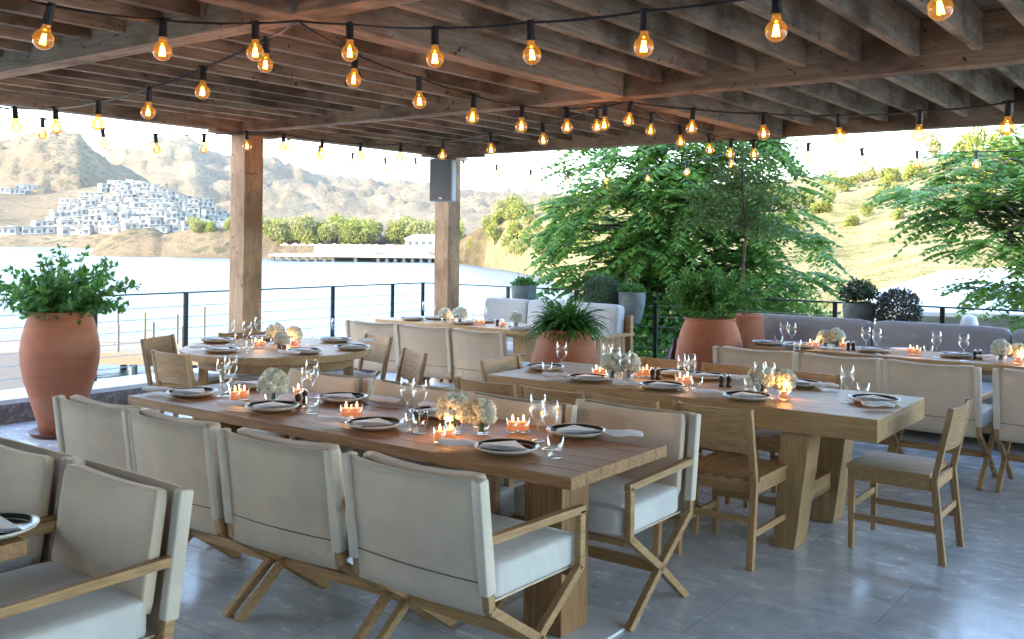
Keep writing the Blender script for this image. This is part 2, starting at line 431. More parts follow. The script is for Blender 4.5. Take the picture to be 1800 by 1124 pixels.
def build_blocker_hill():
    """unseen rising ground added behind the viewer to keep the evening sun off the terrace"""
    vs, fs = [], []; nx, ny = 60, 30
    for j in range(ny):
        for i in range(nx):
            X = -46 + 110 * i / (nx - 1); Y = -14 - 50 * j / (ny - 1)
            h = 21 * sm((-14 - Y) / 10) * sm((X + 46) / 16) * sm((64 - X) / 20) + noise.fractal(Vector((X, Y, 0)) * .1, 1, 2, 4) * 1.2
            vs.append((X, Y, -3.6 + h + 3.6 * sm((X + 12) / 6) * (1 if h > 2 else 1) * 1.0))
    for j in range(ny - 1):
        for i in range(nx - 1):
            k = j * nx + i; fs.append((k, k + nx, k + nx + 1, k + 1))
    me = bpy.data.meshes.new('blocker_hill'); me.from_pydata(vs, [], fs)
    struct(obj('blocker_hill', me, bpy.data.materials['dry_hillside'], smooth=True))
build_blocker_hill()

# ------------------------------------------------------------------ terrace
def build_floor():
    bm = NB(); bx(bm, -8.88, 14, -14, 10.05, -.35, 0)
    m, nt, b = newmat('travertine_floor')
    v = coords(nt, 'Object', (1, 1, 1), False)
    br = nt.nodes.new('ShaderNodeTexBrick'); br.inputs['Scale'].default_value = 1; br.inputs['Mortar Size'].default_value = .0035
    br.inputs['Brick Width'].default_value = 1.22; br.inputs['Row Height'].default_value = .61; br.offset = .5
    br.inputs['Color1'].default_value = (.88, .89, .90, 1); br.inputs['Color2'].default_value = (1.10, 1.08, 1.06, 1); br.inputs['Mortar'].default_value = (.66, .64, .62, 1)
    nt.links.new(v, br.inputs['Vector'])
    n1 = noise_t(nt, v, 1.3, 8, .68, .15); c = ramp(nt, n1, [(.34, (.36, .46, .56)), (.5, (.60, .70, .79)), (.66, (.78, .82, .85))])  # stone tinted blue to carry the cool sky reflection in the shade
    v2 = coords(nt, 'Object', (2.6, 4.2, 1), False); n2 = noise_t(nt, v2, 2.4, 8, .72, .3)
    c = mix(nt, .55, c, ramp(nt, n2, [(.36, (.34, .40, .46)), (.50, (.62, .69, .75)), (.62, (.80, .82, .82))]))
    vo = noise_t(nt, v, 24, 4, .7); spots = ramp(nt, vo, [(.60, (0, 0, 0)), (.72, (.5, .5, .5))])
    c = mix(nt, spots, c, (.26, .23, .20)); c = mix(nt, ramp(nt, noise_t(nt, v, .55, 5, .6), [(.35, (0, 0, 0)), (.8, (.45, .45, .45))]), c, (.50, .45, .39))
    c = mix(nt, 1, c, br.outputs['Color'], 'MULTIPLY')
    nt.links.new(c, b.inputs['Base Color'])
    rr = ramp(nt, n2, [(.35, (.16, .16, .16)), (.65, (.30, .30, .30))]); nt.links.new(rr, b.inputs['Roughness'])
    b.inputs['Specular IOR Level'].default_value = .75
    bump(nt, b, n2, .10, .004)
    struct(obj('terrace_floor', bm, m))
    bm = NB(); bx(bm, -8.86, 14, -14, 10.0, -6, -.36)
    struct(obj('terrace_base', bm, SOAP))
build_floor()

def low_wall():
    m, nt, b = newmat('rubble_stone'); v = coords(nt, 'Object', (1, 1, 1), False)
    vo = nt.nodes.new('ShaderNodeTexVoronoi'); vo.inputs['Scale'].default_value = 26; nt.links.new(v, vo.inputs['Vector'])
    c = mix(nt, .5, ramp(nt, noise_t(nt, v, 9, 6, .75), [(.3, (.13, .105, .10)), (.7, (.46, .39, .35))]), ramp(nt, vo.outputs['Distance'], [(.1, (.42, .36, .33)), (.6, (.10, .085, .08))]))
    nt.links.new(c, b.inputs['Base Color']); b.inputs['Roughness'].default_value = .95
    bump(nt, b, noise_t(nt, v, 30, 5, .7), .9, .02)
    t = thing('low_wall', 'low rubble stone wall with a pale cap running along the seaward edge', 'low wall', (-8.83, 0, 0))
    bm = NB(); bx(bm, .0, .42, -14, 10.04, 0, .17); obj('rubble_face', bm, m, t)
    bm = NB(); bx(bm, -.11, .445, -14, 10.045, .172, .215, .008); obj('coping', bm, plain('pale_coping', (.62, .64, .66), .5, 0, .1, 4), t)
low_wall()

def railing():
    t = thing('sea_railing', 'dark cable railing with thin posts along the sea edge on the left', 'railing', (-8.85, 0, 0))
    for px in (-90, 167, 327, 585, 690):
        p = at(px, 515, X=-8.85); bm = NB(); bx(bm, -.012, .012, -.025, .025, .2, 1.03, .003); obj('post', bm, METAL, t, loc=(0, p.y, 0))
    bm = NB(); bx(bm, -.012, .012, -.025, .025, .2, 1.03, .003); obj('post', bm, METAL, t, loc=(0, 9.84, 0))
    bm = NB(); bx(bm, -.018, .018, -2, 9.86, 1.03, 1.045, .004); obj('top_rail', bm, METAL, t)
    for k in range(6):
        bm = NB(); z = .32 + .115 * k; tube(bm, [(0, -2, z), (0, 9.85, z)], .004, 5); obj('cable', bm, STEEL, t)
    t = thing('rear_railing', 'dark cable railing behind the sofas and planters at the back', 'railing', (0, 9.86, 0))
    for px in (893, 1013, 1153, 1310, 1468, 1657, 1850):
        p = at(px, 520, Y=9.86); bm = NB(); bx(bm, -.022, .022, -.012, .012, .0, 1.03, .003); obj('post', bm, METAL, t, loc=(p.x, 0, 0))
    bm = NB(); bx(bm, -8.83, 6, -.018, .018, 1.03, 1.045, .004); obj('top_rail', bm, METAL, t)
    for k in range(6):
        bm = NB(); z = .3 + .12 * k; tube(bm, [(-8.83, 0, z), (6, 0, z)], .004, 5); obj('cable', bm, STEEL, t)
railing()

# ------------------------------------------------------------------ pergola
def pergola():
    t = thing('pergola', 'brown timber pergola roof with closely set rafters over the whole terrace', 'pergola')
    ZB = 2.62; Ys = [-2.9, 0.05, 2.88, 5.79, 8.70]; Xs = [-7.66, -3.52, .6]
    def w(): return rnd.uniform(-.004, .004)
    for y in Ys:
        for x0, x1 in ((-7.52, -3.52), (-3.38, .6), (.74, 5)):
            bm = NB(); bx(bm, x0 + .001, x1 - .001, y, y + .14, ZB + w(), ZB + .286, .006); obj('beam', bm, BEAMW[0], t)
    for x in Xs:
        for i, y in enumerate(Ys):
            y0 = y - .002 if x > -7 else y; y1 = Ys[i + 1] - .002 if i + 1 < len(Ys) else None
            if y1 is None: continue
            bm = NB(); bx(bm, x, x + .14, y if i == 0 else y + .0, y1 - .002, ZB - .003, ZB + .284, .006); obj('beam', bm, BEAMW[1], t)
    for x in Xs:
        bm = NB(); bx(bm, x, x + .14, 8.70, 8.84, ZB - .003, ZB + .284, .006); obj('beam', bm, BEAMW[1], t)
    for i in range(len(Ys) - 1):
        k = 0; x = -7.37
        while x < 3.0:
            if not any(abs(x - (q + .07)) < .12 for q in Xs):
                bm = NB(); bx(bm, x - .026, x + .026, Ys[i] + .142, Ys[i + 1] - .002, 2.70 + rnd.uniform(-.004, .004), 2.905, .003)
                me = obj('rafter', bm, BEAMW[1], t)
            x += .3275
    # reed mat laid over the rafters
    m, nt, b = newmat('reed_mat'); v = coords(nt, 'Object', (3, 120, 1), False)
    c = ramp(nt, noise_t(nt, v, 1.0, 4, .7), [(.3, (.10, .075, .05)), (.5, (.24, .19, .13)), (.75, (.36, .30, .21))])
    nt.links.new(c, b.inputs['Base Color']); b.inputs['Roughness'].default_value = .9
    bump(nt, b, noise_t(nt, v, 1.0, 3), .8, .01)
    bm = NB(); bx(bm, -7.64, 5, -2.9, 8.83, 2.912, 2.95); obj('reed_mat', bm, m, t)
    for (x, y) in ((-7.64, 5.76), (-7.64, 8.69), (-7.64, -2.93), (.56, 8.69), (2.4, 8.69), (.6, -2.93), (4.6, -2.93)):
        bm = NB(); bx(bm, x, x + .215, y, y + .215, .0, 2.588, .008)
        # shallow groove of the laminated post
        po = obj('post', bm, POSTW, t)
    for y in (5.76, 8.69):
        bm = NB(); bx(bm, -7.66, -7.50, y - .25, y + .46, 2.59, 2.614, .003); obj('bracket_plate', bm, BEAMW[1], t)
    bm = NB(); bx(bm, -7.49, -6.98, 8.71, 8.83, 2.59, 2.614, .003); obj('bracket_plate', bm, BEAMW[0], t)
    return t
pergola()

# restaurant building added unseen behind the viewer to keep sun off the terrace
def restaurant():
    t = thing('restaurant_building', 'white plastered restaurant building added unseen behind the terrace to hold off sun', 'building', (2, -8, 0))
    bm = NB(); bx(bm, -8, 12, -3, 3.6, 0, 3.4, .02); obj('wall', bm, SOAP, t)
    bm = NB(); bx(bm, -8.3, 12.3, -3.3, 3.9, 3.41, 3.65, .02); obj('roof', bm, plain('roof_slab', (.5, .48, .45), .8), t)
    for k in range(4):
        bm = NB(); bx(bm, -6.5 + k * 4.6, -4 + k * 4.6, 3.605, 3.66, .05, 2.5); obj('window', bm, DARKWIN, t)
restaurant()

# ------------------------------------------------------------------ string lights
def bulb_protos():
    global SOCK, BULB, FIL, BASEC
    bm = NB(); lathe(bm, [(0, .012), (.012, .01), (.017, 0), (.0175, -.055), (.019, -.06), (.019, -.072), (0, -.072)], 14)
    box(bm, (0, 0, .002), (.062, .010, .012), None, .002)
    SOCK = bpy.data.meshes.new('lamp_holder'); bm.to_mesh(SOCK); bm.free(); SOCK.materials.append(BLACK)
    bm = NB(); pr = [(.0145, -.073), (.0150, -.083)]; r = .0385; zc = -.130
    for k in range(1, 15):
        a = math.pi * (1 - (k - 0) / 14) * .88
        pr.append((r * math.sin(a), zc + r * math.cos(a - 0) * 1) if False else (r * math.sin(math.pi * .12 + math.pi * .88 * k / 14), zc + r * math.cos(math.pi * .12 + math.pi * .88 * k / 14)))
    pr[-1] = (0, zc - r)
    lathe(bm, pr, 20); BULB = bpy.data.meshes.new('bulb_glass'); bm.to_mesh(BULB); bm.free(); BULB.materials.append(AMBER)
    for p in BULB.polygons: p.use_smooth = True
    bm = NB()
    for k in range(4):
        a = k * math.pi / 2 + .4; dx, dy = math.cos(a), math.sin(a)
        tube(bm, [(dx * .004, dy * .004, -.108), (dx * .010, dy * .010, -.148)], .0032, 5)
    FIL = bpy.data.meshes.new('filament'); bm.to_mesh(FIL); bm.free(); FIL.materials.append(FILA)
bulb_protos()
def string_light(label, pts):
    """pts: (px, py of holder top, distance, has_bulb)"""
    P = [at(p[0], p[1], d=p[2]) for p in pts]
    t = thing('string_light', label, 'string lights', tuple(P[0]), 0, 'string lights under and beyond the pergola')
    o = P[0]; line = []
    for i in range(len(P) - 1):
        a, b = P[i], P[i + 1]; L = (b - a).length
        for k in range(6):
            f = k / 6; q = a.lerp(b, f); q.z -= .03 * L * 4 * f * (1 - f) * .5; line.append(q - o)
    line.append(P[-1] - o)
    bm = NB(); tube(bm, line, .0055, 6); obj('cord', bm, BLACK, t)
    for p, q in zip(pts, P):
        if p[3]:
            lean = (rnd.gauss(0, .09), rnd.gauss(0, .09), rnd.uniform(0, 6))
            if len(line) > 1:
                pass
            h = bpy.data.objects.new('lamp_holder', SOCK); C.objects.link(h); h.parent = t; h.location = q - o; h.rotation_euler = lean
            for nm, me in (('bulb_glass', BULB), ('filament', FIL)):
                c = bpy.data.objects.new(nm, me); C.objects.link(c); c.parent = h
HK1 = (523, 37, 4.32, 0); HK2 = (1096, 180, 6.78, 0)
string_light('nearest light string from the upper left corner to a hook on the pergola beam',
    [(-80, -30, 3.3, 1), (90, 10, 3.6, 1), (287, 36, 4.0, 1), (449, 41, 4.3, 1), HK1])
string_light('nearest light string running from the beam hook to the upper right corner',
    [HK1, (615, 43, 4.4, 1), (764, 50, 4.15, 1), (931, 40, 3.9, 1), (1134, 20, 3.6, 1), (1366, -12, 3.35, 1), (1642, -58, 3.0, 1), (1900, -110, 2.8, 0)])
string_light('light string sloping from the beam hook down to the left edge above the sea',
    [HK1, (468, 68, 4.8, 1), (357, 120, 5.1, 1), (262, 156, 5.3, 1), (173, 180, 5.7, 1), (97, 190, 6.2, 1), (26, 190, 6.6, 1), (-60, 184, 6.9, 1)])
string_light('light string sagging between the two beam hooks over the middle of the terrace',
    [HK1, (625, 96, 4.9, 1), (736, 137, 5.3, 1), (834, 169, 5.7, 1), (918, 187, 6.1, 1), (996, 191, 6.4, 1), (1064, 187, 6.7, 1), HK2])
string_light('light string from the second beam hook to the right edge under the far rafters',
    [HK2, (1110, 180, 6.7, 1), (1219, 192, 6.5, 1), (1341, 200, 6.2, 1), (1472, 203, 5.8, 1), (1617, 196, 5.3, 1), (1774, 180, 4.9, 1), (1930, 160, 4.6, 1)])
string_light('light string between the first pergola post and the second beam hook',
    [(470, 232, 9.0, 0), (499, 236, 9.0, 1), (567, 247, 9.2, 1), (634, 253, 9.3, 1), (705, 254, 9.0, 1), (779, 248, 8.6, 1), (861, 236, 8.0, 1), (953, 218, 7.5, 1), (1048, 192, 7.0, 1), HK2])
string_light('far light string behind the first post above the hills on the left',
    [(-40, 175, 7.6, 1), (75, 209, 8.0, 1), (180, 227, 8.4, 1), (273, 237, 8.6, 1), (359, 237, 8.8, 1), (433, 232, 8.65, 1), (470, 232, 9.0, 0)])
string_light('outermost small light string hanging in front of the hills and the big tree',
    [(508, 236, 10.5, 1), (562, 258, 11.3, 1), (620, 270, 12.0, 1), (677, 279, 12.4, 1), (730, 279, 12.6, 1), (815, 278, 12.8, 1), (873, 291, 13.2, 1), (933, 299, 13.2, 1), (998, 303, 13.0, 1), (1064, 302, 12.4, 1), (1137, 297, 11.8, 1), (1208, 284, 11.0, 1), (1288, 268, 10.0, 1), (1310, 262, 9.5, 0)])
string_light('rear light string from the second beam hook past the big tree to the right edge',
    [HK2, (1146, 200, 7.3, 1), (1194, 222, 7.8, 1), (1246, 237, 8.3, 1), (1286, 246, 8.6, 1), (1325, 247, 8.8, 1), (1421, 253, 9.2, 1), (1514, 262, 9.5, 1), (1612, 266, 9.5, 1), (1716, 267, 9.3, 1), (1850, 262, 9.0, 1)])

# ------------------------------------------------------------------ loudspeaker
def speaker():
    p = at(777, 318, d=11.0)
    t = thing('loudspeaker', 'grey box loudspeaker fixed to the second pergola post', 'speaker', tuple(p), YAW - R(14))
    bm = NB(); bx(bm, -.135, .135, -.05, .11, -.235, .24, .012); obj('cabinet', bm, plain('speaker_case', (.45, .47, .50), .5), t)
    bm = NB(); bx(bm, -.125, .125, -.062, -.05, -.225, .23, .004); obj('grille', bm, SPEAK, t)
    bm = NB(); bx(bm, -.015, .015, .11, .2, -.02, .02); obj('bracket', bm, METAL, t)
    bm = NB(); bx(bm, -.02, .02, -.066, -.0625, -.215, -.19); obj('badge', bm, CHROME, t)
speaker()

# ------------------------------------------------------------------ tables
def plank_top(bm, x0, x1, y0, y1, z0, z1, n, ends=False):
    w = (y1 - y0) / n
    for i in range(n): bx(bm, x0, x1, y0 + i * w + .0008, y0 + (i + 1) * w - .0008, z0, z1 + rnd.uniform(-.0008, .0008), .0025)
def long_table():
    t = thing('dining_table', 'long brown plank dining table in front with pedestal legs on white steel plates', 'table', (-3.4, 3.375, 0))
    bm = NB(); x0, x1 = -1.45, 1.445
    # main planks crosswise at the end, lengthwise planks
    w = .75 / 7
    for i in range(7): bx(bm, x0, x1 - .0, -.375 + i * w + .0006, -.375 + (i + 1) * w - .0006, .702, .75 + rnd.uniform(-.0006, .0006), .0022)
    obj('tabletop', bm, TOPA[0], t)
    for x in (-1.1, 1.13):
        bm = NB(); bx(bm, x - .095, x + .095, -.10, .10, .014, .70, .004); obj('leg', bm, TOPA[2], t)
        bm = NB(); bx(bm, x - .30, x + .24, -.29, .29, .0, .012, .002); obj('base_plate', bm, WHITEM, t)
    bm = NB(); bx(bm, -1.0, 1.03, -.05, .05, .64, .70, .003); obj('rail', bm, TOPA[0], t)
long_table()
def pale_table():
    t = thing('dining_table', 'long pale wooden dining table with deep apron and splayed block legs', 'table', (-2.66, 5.42, 0))
    bm = NB(); x0, x1, y0, y1 = -1.24, 1.235, -.45, .46
    for i in range(6):
        w = (y1 - y0) / 6; bx(bm, x0, x1, y0 + i * w + .0005, y0 + (i + 1) * w - .0005, .722, .75, .002)
    obj('tabletop', bm, TOPB[0], t)
    bm = NB()
    bx(bm, x0, x1, y0 + .001, y0 + .04, .632, .7215, .002); bx(bm, x0, x1, y1 - .04, y1 - .001, .632, .7215, .002)
    bx(bm, x0 + .001, x0 + .04, y0 + .0405, y1 - .0405, .633, .7214, .002); bx(bm, x1 - .04, x1 - .001, y0 + .0405, y1 - .0405, .633, .7214, .002)
    obj('apron', bm, TOPB[0], t)
    for s in (-1, 1):
        for ys in ((-.40, -.22), (.22, .40)):
            bm = NB(); vs = bx(bm, -.08, .08, ys[0], ys[1], 0.004, .632, .004)
            for v in vs:
                f = 1 - v.co.z / .632
                v.co.x = v.co.x * (1 - .25 * f) + s * .06 * (f) * -1 * 1 + s * (.80 if s > 0 else .80)
            obj('leg', bm, TOPB[2], t)
        bm = NB(); bx(bm, s * .80 - s * .045 - .03, s * .80 - s * .045 + .03, -.22, .22, .20, .30, .003); obj('stretcher', bm, TOPB[1], t)
pale_table()
def round_table():
    c = (-6.10, 5.07, 0)
    t = thing('round_table', 'round wooden dining table in front of the sea railing', 'table', c)
    bm = NB(); lathe(bm, [(0, .755), (.725, .755), (.735, .750), (.735, .705), (.725, .70), (0, .70)], 64); obj('tabletop', bm, TOPB[0], t)
    bm = NB(); lathe(bm, [(.60, .70), (.60, .62), (.575, .62), (.575, .70)], 48); obj('apron', bm, TEAK[0], t)
    for k in range(4):
        a = k * math.pi / 2 + R(52); bm = NB()
        vs = bx(bm, -.035, .035, -.05, .05, 0, .70, .004); obj('leg', bm, TEAK[2], t, loc=(math.cos(a) * .56, math.sin(a) * .56, 0)).rotation_euler = (0, 0, a)
round_table()
def rear_table(label, x0, x1, y0, y1, mats=TOPB):
    t = thing('dining_table', label, 'table', ((x0 + x1) / 2, (y0 + y1) / 2, 0))
    hx, hy = (x1 - x0) / 2, (y1 - y0) / 2
    bm = NB(); plank_top(bm, -hx, hx, -hy, hy, .705, .75, 6); obj('tabletop', bm, mats[0], t)
    bm = NB(); bx(bm, -hx + .1, hx - .1, -.05, .05, .64, .704, .003); obj('rail', bm, mats[0], t)
    for s in (-1, 1):
        bm = NB(); bx(bm, s * (hx - .35) - .08, s * (hx - .35) + .08, -.09, .09, .013, .70, .004); obj('leg', bm, mats[2], t)
        bm = NB(); bx(bm, s * (hx - .35) - .25, s * (hx - .35) + .25, -.25, .25, 0, .012, .002); obj('base_plate', bm, WHITEM, t)
rear_table('wooden dining table in front of the pale sofa near the second post', -7.55, -5.42, 7.62, 8.30)
rear_table('long wooden dining table in front of the mauve sofa at the right rear', -3.34, .2, 7.86, 8.5)
rear_table('brown plank table corner at the lower left edge of the picture', -5.6, -2.76, .62, 1.40, TOPA)

# ------------------------------------------------------------------ canvas armchair (front at y=0 facing -y, back at y=+.56)
def armchair():
    t = thing('canvas_armchair', 'x', 'armchair', (0, 0, 0))
    hw = .315
    for s in (-1, 1):
        x = s * hw; bm = NB(); W_, H_ = .030, .034
        def b(p0, p1, w=W_, h=H_): bar(bm, (x, *p0), (x, *p1), w, h, (1, 0, 0), .003) if False else bar(bm, (x, *p0), (x, *p1), h, w, (1, 0, 0), .003)
        b((0.0, .375), (0.0, .60)); b((-.021, .600), (.56, .612), W_, .030)
        b((0.0, .385), (.27, .195)); b((.27, .195), (.52, 0.0))
        b((.545, .375), (.27, .195)); b((.27, .195), (.0, 0.0)); b((.545, .37), (.60, .80))
        obj('side_frame', bm, TEAK[1], t)
        bm = NB(); bar(bm, (x, .555, .43), (x, .605, .825), .050, .040, (1, 0, 0), .007); obj('canvas_sleeve', bm, CANVAS_LIT, t, True)
    for z, y in ((.195, .27),):
        bm = NB(); bx(bm, -hw + .016, hw - .016, y - .018, y + .018, z - .022, z + .022, .003); obj('stretcher', bm, TEAK[0], t)
    bm = NB(); bx(bm, -hw + .016, hw - .016, .0, .03, .345, .375, .003); obj('seat_rail', bm, TEAK[0], t); bm = NB(); bx(bm, -hw + .016, hw - .016, .50, .53, .345, .375, .003); obj('seat_rail', bm, TEAK[0], t)
    # sling across the back posts, bowed backwards
    bm = NB(); n = 14; rows = []
    for layer in (0, 1):
        g = []
        for j in range(9):
            f = j / 8; z = .355 + (.828 - .355) * f; row = []
            for i in range(n + 1):
                u = i / n * 2 - 1; bow = .030 * (1 - u * u) * (.5 + .5 * f)
                top = -.012 * (1 - u * u) * (f ** 6)
                y = .545 + .060 * f + bow + .012 - (.010 if layer else 0)
                row.append(bm.verts.new((u * (hw - .01), y, z + top)))
            g.append(row)
        rows.append(g)
    for l, g in enumerate(rows):
        for j in range(8):
            for i in range(n):
                q = (g[j][i], g[j][i + 1], g[j + 1][i + 1], g[j + 1][i]); bm.faces.new(q if l else q[::-1])
    for i in range(n):
        for j in (0, 8): bm.faces.new((rows[0][j][i], rows[0][j][i + 1], rows[1][j][i + 1], rows[1][j][i]))
    bs = obj('back_sling', bm, CANVAS, t, True)
    bm = NB(); tube(bm, [(-hw + .02 + i * (2 * hw - .04) / 12, .545 + .06 * .24 + .030 * (1 - (i / 6 - 1) ** 2) * .62 + .0145, .470) for i in range(13)], .0024, 5); obj('seam', bm, plain('seam_shadow_line', (.16, .13, .10), .9), bs)  # dark line painted as the thin shadow along the overlapping flap
    bm = NB(); rot = Matrix.Rotation(R(-8), 3, 'X')
    def bow(q):
        q = q.copy(); q.y += .018 * (1 - (q.x / .29) ** 2); q.z -= .016 * (1 - (q.x / .29) ** 2) * (1 if q.z > .1 else 0); return q
    pad(bm, (0, .522, .640), (.575, .046, .388), 22, .08, rot, 9, bow); obj('back_cushion', bm, CANVAS, t, True)
    bm = NB(); pad(bm, (0, .245, .445), (.590, .52, .120), 22, .03, None, 9); obj('seat_cushion', bm, SEATW, t, True)
    bm = NB(); bx(bm, -.285, .285, .005, .53, .376, .383); obj('seat_sling', bm, CANVAS, t)
    return t
ARM = armchair(); used = [False, False]
def put(proto, i, loc, rz, label, group):
    if not used[i]:
        used[i] = True; proto.location = loc; proto.rotation_euler = (0, 0, rz); proto['label'] = label; proto['group'] = group; return proto
    return dup(proto, loc, rz, label, group)
def jit(a=.02): return rnd.uniform(-a, a)
# near side of the front table: backs at y 2.53, facing +y
for i, x in enumerate((-4.37, -3.75, -3.06, -2.31)):
    w = ['leftmost with its back to us at the front plank table', 'second from the left seen from behind, front plank table',
         'third from the left seen from behind, front plank table', 'nearest seen from behind, right end of front plank table'][i]
    put(ARM, 0, (x, 3.14 + jit(), 0), math.pi + R([1, -1, 1.5, -1][i]), 'cream canvas armchair, ' + w, 'armchairs along the near side of the front table')
for i, x in enumerate((-4.29, -3.57, -2.90, -2.33)):
    w = ['leftmost in the far row of the front plank table', 'second from left in the far row, front plank table',
         'third from left in the far row, front plank table', 'rightmost in far row of front plank table, crossed legs fully visible'][i]
    put(ARM, 0, (x, (3.54 if i == 3 else 3.36) , 0), 0, 'cream canvas armchair, ' + w, 'armchairs along the far side of the front table')
for i, x in enumerate((-4.32, -3.66, -2.98)):
    w = ['farthest left at the corner table, mostly out of frame', 'behind the largest one at the lower left corner table', 'large in the lower left corner, arm towards the camera'][i]
    put(ARM, 0, (x, 1.24, 0), R([0, 1, -1.5][i]), 'cream canvas armchair, ' + w, 'armchairs at the corner table')
for i, x in enumerate((-6.68, -6.0, -5.36)):
    w = ['leftmost of three facing the pale sofa', 'middle of three facing the pale sofa', 'rightmost of three facing the pale sofa beside the fern pot'][i]
    put(ARM, 0, (x, 7.28, 0), math.pi + R([2, 0, -2][i]), 'cream canvas armchair, ' + w, 'armchairs at the table near the pale sofa')
for i, x in enumerate((-2.90, -2.27, -1.66, -.93)):
    w = ['leftmost in the row facing the mauve sofa, beside the large clay pot', 'second from the left in the row facing the mauve sofa', 'third from the left in the row facing the mauve sofa', 'rightmost in the row facing the mauve sofa, cut by the right edge'][i]
    put(ARM, 0, (x, 7.56, 0), math.pi + R([0, 1, -1, 0][i]), 'cream canvas armchair, ' + w, 'armchairs facing the mauve sofa')

# ------------------------------------------------------------------ wooden side chair (front at y=0 facing -y)
def side_chair(cushion):
    t = thing('wooden_chair', 'x', 'chair')
    hw = .20; D = .44
    for s in (-1, 1):
        bm = NB(); vs = bx(bm, -.018, .018, -.018, .018, 0, .425, .003)
        for v in vs:
            k = .72 + .28 * v.co.z / .425; v.co.x *= k; v.co.y *= k
        obj('leg', bm, TEAK[2], t, loc=(s * hw, .02, 0))
        bm = NB(); bar(bm, (s * hw, D + .04, 0), (s * hw, D - .005, .43), .034, .034, (1, 0, 0), .003); bar(bm, (s * hw, D - .003, .42), (s * hw, D + .075, .80), .030, .034, (1, 0, 0), .003)
        obj('rear_leg', bm, TEAK[2], t)
        bm = NB(); bar(bm, (s * hw, .035, .17), (s * hw, D + .01, .17), .02, .034, (0, 0, 1), .002); obj('stretcher', bm, TEAK[1], t)
    bm = NB(); bx(bm, -hw + .017, hw - .017, .010, .030, .215, .250, .002); obj('stretcher', bm, TEAK[0], t)
    bm = NB(); bx(bm, -hw + .017, hw - .017, D - .0, D + .02, .215, .250, .002); obj('stretcher', bm, TEAK[0], t)
    bm = NB()
    bx(bm, -hw + .018, hw - .018, .01, .03, .365, .424, .002); bx(bm, -hw + .018, hw - .018, D - .02, D, .365, .424, .002)
    bx(bm, -hw - .012, -hw + .012, .039, D - .021, .366, .4235, .002); bx(bm, hw - .012, hw + .012, .039, D - .021, .366, .4235, .002)
    obj('seat_apron', bm, TEAK[0], t)
    bm = NB()
    for i in range(5):
        w = (2 * hw + .04) / 5; bx(bm, -hw - .02 + i * w + .0007, -hw - .02 + (i + 1) * w - .0007, -.005, D - .028, .425, .449, .003)
    obj('seat', bm, TEAK[1], t)
    bm = NB(); n = 10; g = [[], []]
    for L in (0, 1):
        for z in (.575, .795):
            row = []
            for i in range(n + 1):
                u = i / n * 2 - 1; y = D - .003 + (z - .42) / .38 * .078 + .022 * (1 - u * u) + (.016 if L else 0) - .006
                row.append(bm.verts.new((u * (hw - .015), y, z)))
            g[L].append(row)
    for L in (0, 1):
        for i in range(n):
            q = (g[L][0][i], g[L][0][i + 1], g[L][1][i + 1], g[L][1][i]); bm.faces.new(q[::-1] if L else q)
    for r_ in (0, 1):
        for i in range(n): bm.faces.new((g[0][r_][i], g[1][r_][i], g[1][r_][i + 1], g[0][r_][i + 1]))
    bmesh.ops.recalc_face_normals(bm, faces=bm.faces)
    obj('backrest', bm, TEAK[0], t)
    if cushion:
        bm = NB(); pad(bm, (0, .205, .472), (.40, .40, .045), 9, .12, None, 6); obj('seat_pad', bm, SEATW, t, True)
    return t
WC = side_chair(False); used.append(False)
def wput(loc, rz, label, group):
    if not used[2]:
        used[2] = True; WC.location = loc; WC.rotation_euler = (0, 0, rz); WC['label'] = label; WC['group'] = group; return
    dup(WC, loc, rz, label, group)
g = 'wooden chairs around the pale table'
wput((-2.12, 5.06, 0), math.pi, 'teak side chair, rightmost of the near row at the pale table', g)
wput((-2.60, 4.98, 0), math.pi, 'teak side chair, second from the right in the near row tucked under the pale table', g)
wput((-3.06, 4.98, 0), math.pi, 'teak side chair, third from the right in the near row of the pale table', g)
wput((-3.53, 4.98, 0), math.pi, 'teak side chair, leftmost of the near row at the pale table behind the armchair backs', g)
for i, x in enumerate((-2.20, -2.72, -3.20)):
    wput((x, 5.63, 0), 0, 'teak side chair, ' + ['rightmost', 'middle', 'leftmost'][i] + ' of the far row whose back tops show over the pale table', g)
wput((-1.66, 5.47, 0), -math.pi / 2, 'teak side chair standing alone at the right end of the pale table with open legs', g)
wput((-3.62, 5.42, 0), math.pi / 2, 'teak side chair with its back panel towards us at the pale table left end', g)
WC2 = side_chair(True)
rc = Vector((-6.10, 5.07, 0)); g = 'padded wooden chairs around the round table'
def ring_chair(px, py, z, rz, label, first=[True]):
    p = at(px, py, Z=z)       # top centre of the backrest
    off = Matrix.Rotation(rz, 3, 'Z') @ Vector((0, .51, 0)); loc = (p.x - off.x, p.y - off.y, 0)
    if first[0]:
        first[0] = False; WC2.location = loc; WC2.rotation_euler = (0, 0, rz); WC2['label'] = label; WC2['group'] = g
    else: dup(WC2, loc, rz, label, g)
def face(px, py, z, add=0):
    p = at(px, py, Z=z); d = rc - p; return math.atan2(d.y, d.x) + math.pi / 2 + add
for px, py, lab, add in ((278, 592, 'teak chair left of the round table, nearer the sea railing', R(0)),
                    (300, 619, 'teak chair at the near left of the round table, curved back towards us', R(0)),
                    (428, 584, 'teak chair beyond the round table, only its back top showing before the post', 0),
                    (664, 590, 'teak chair with pale panel on the far right side of the round table', 0),
                    (728, 616, 'teak chair seen edge on at the near right of the round table', R(52))):
    ring_chair(px, py, .8, face(px, py, .8, add), lab)

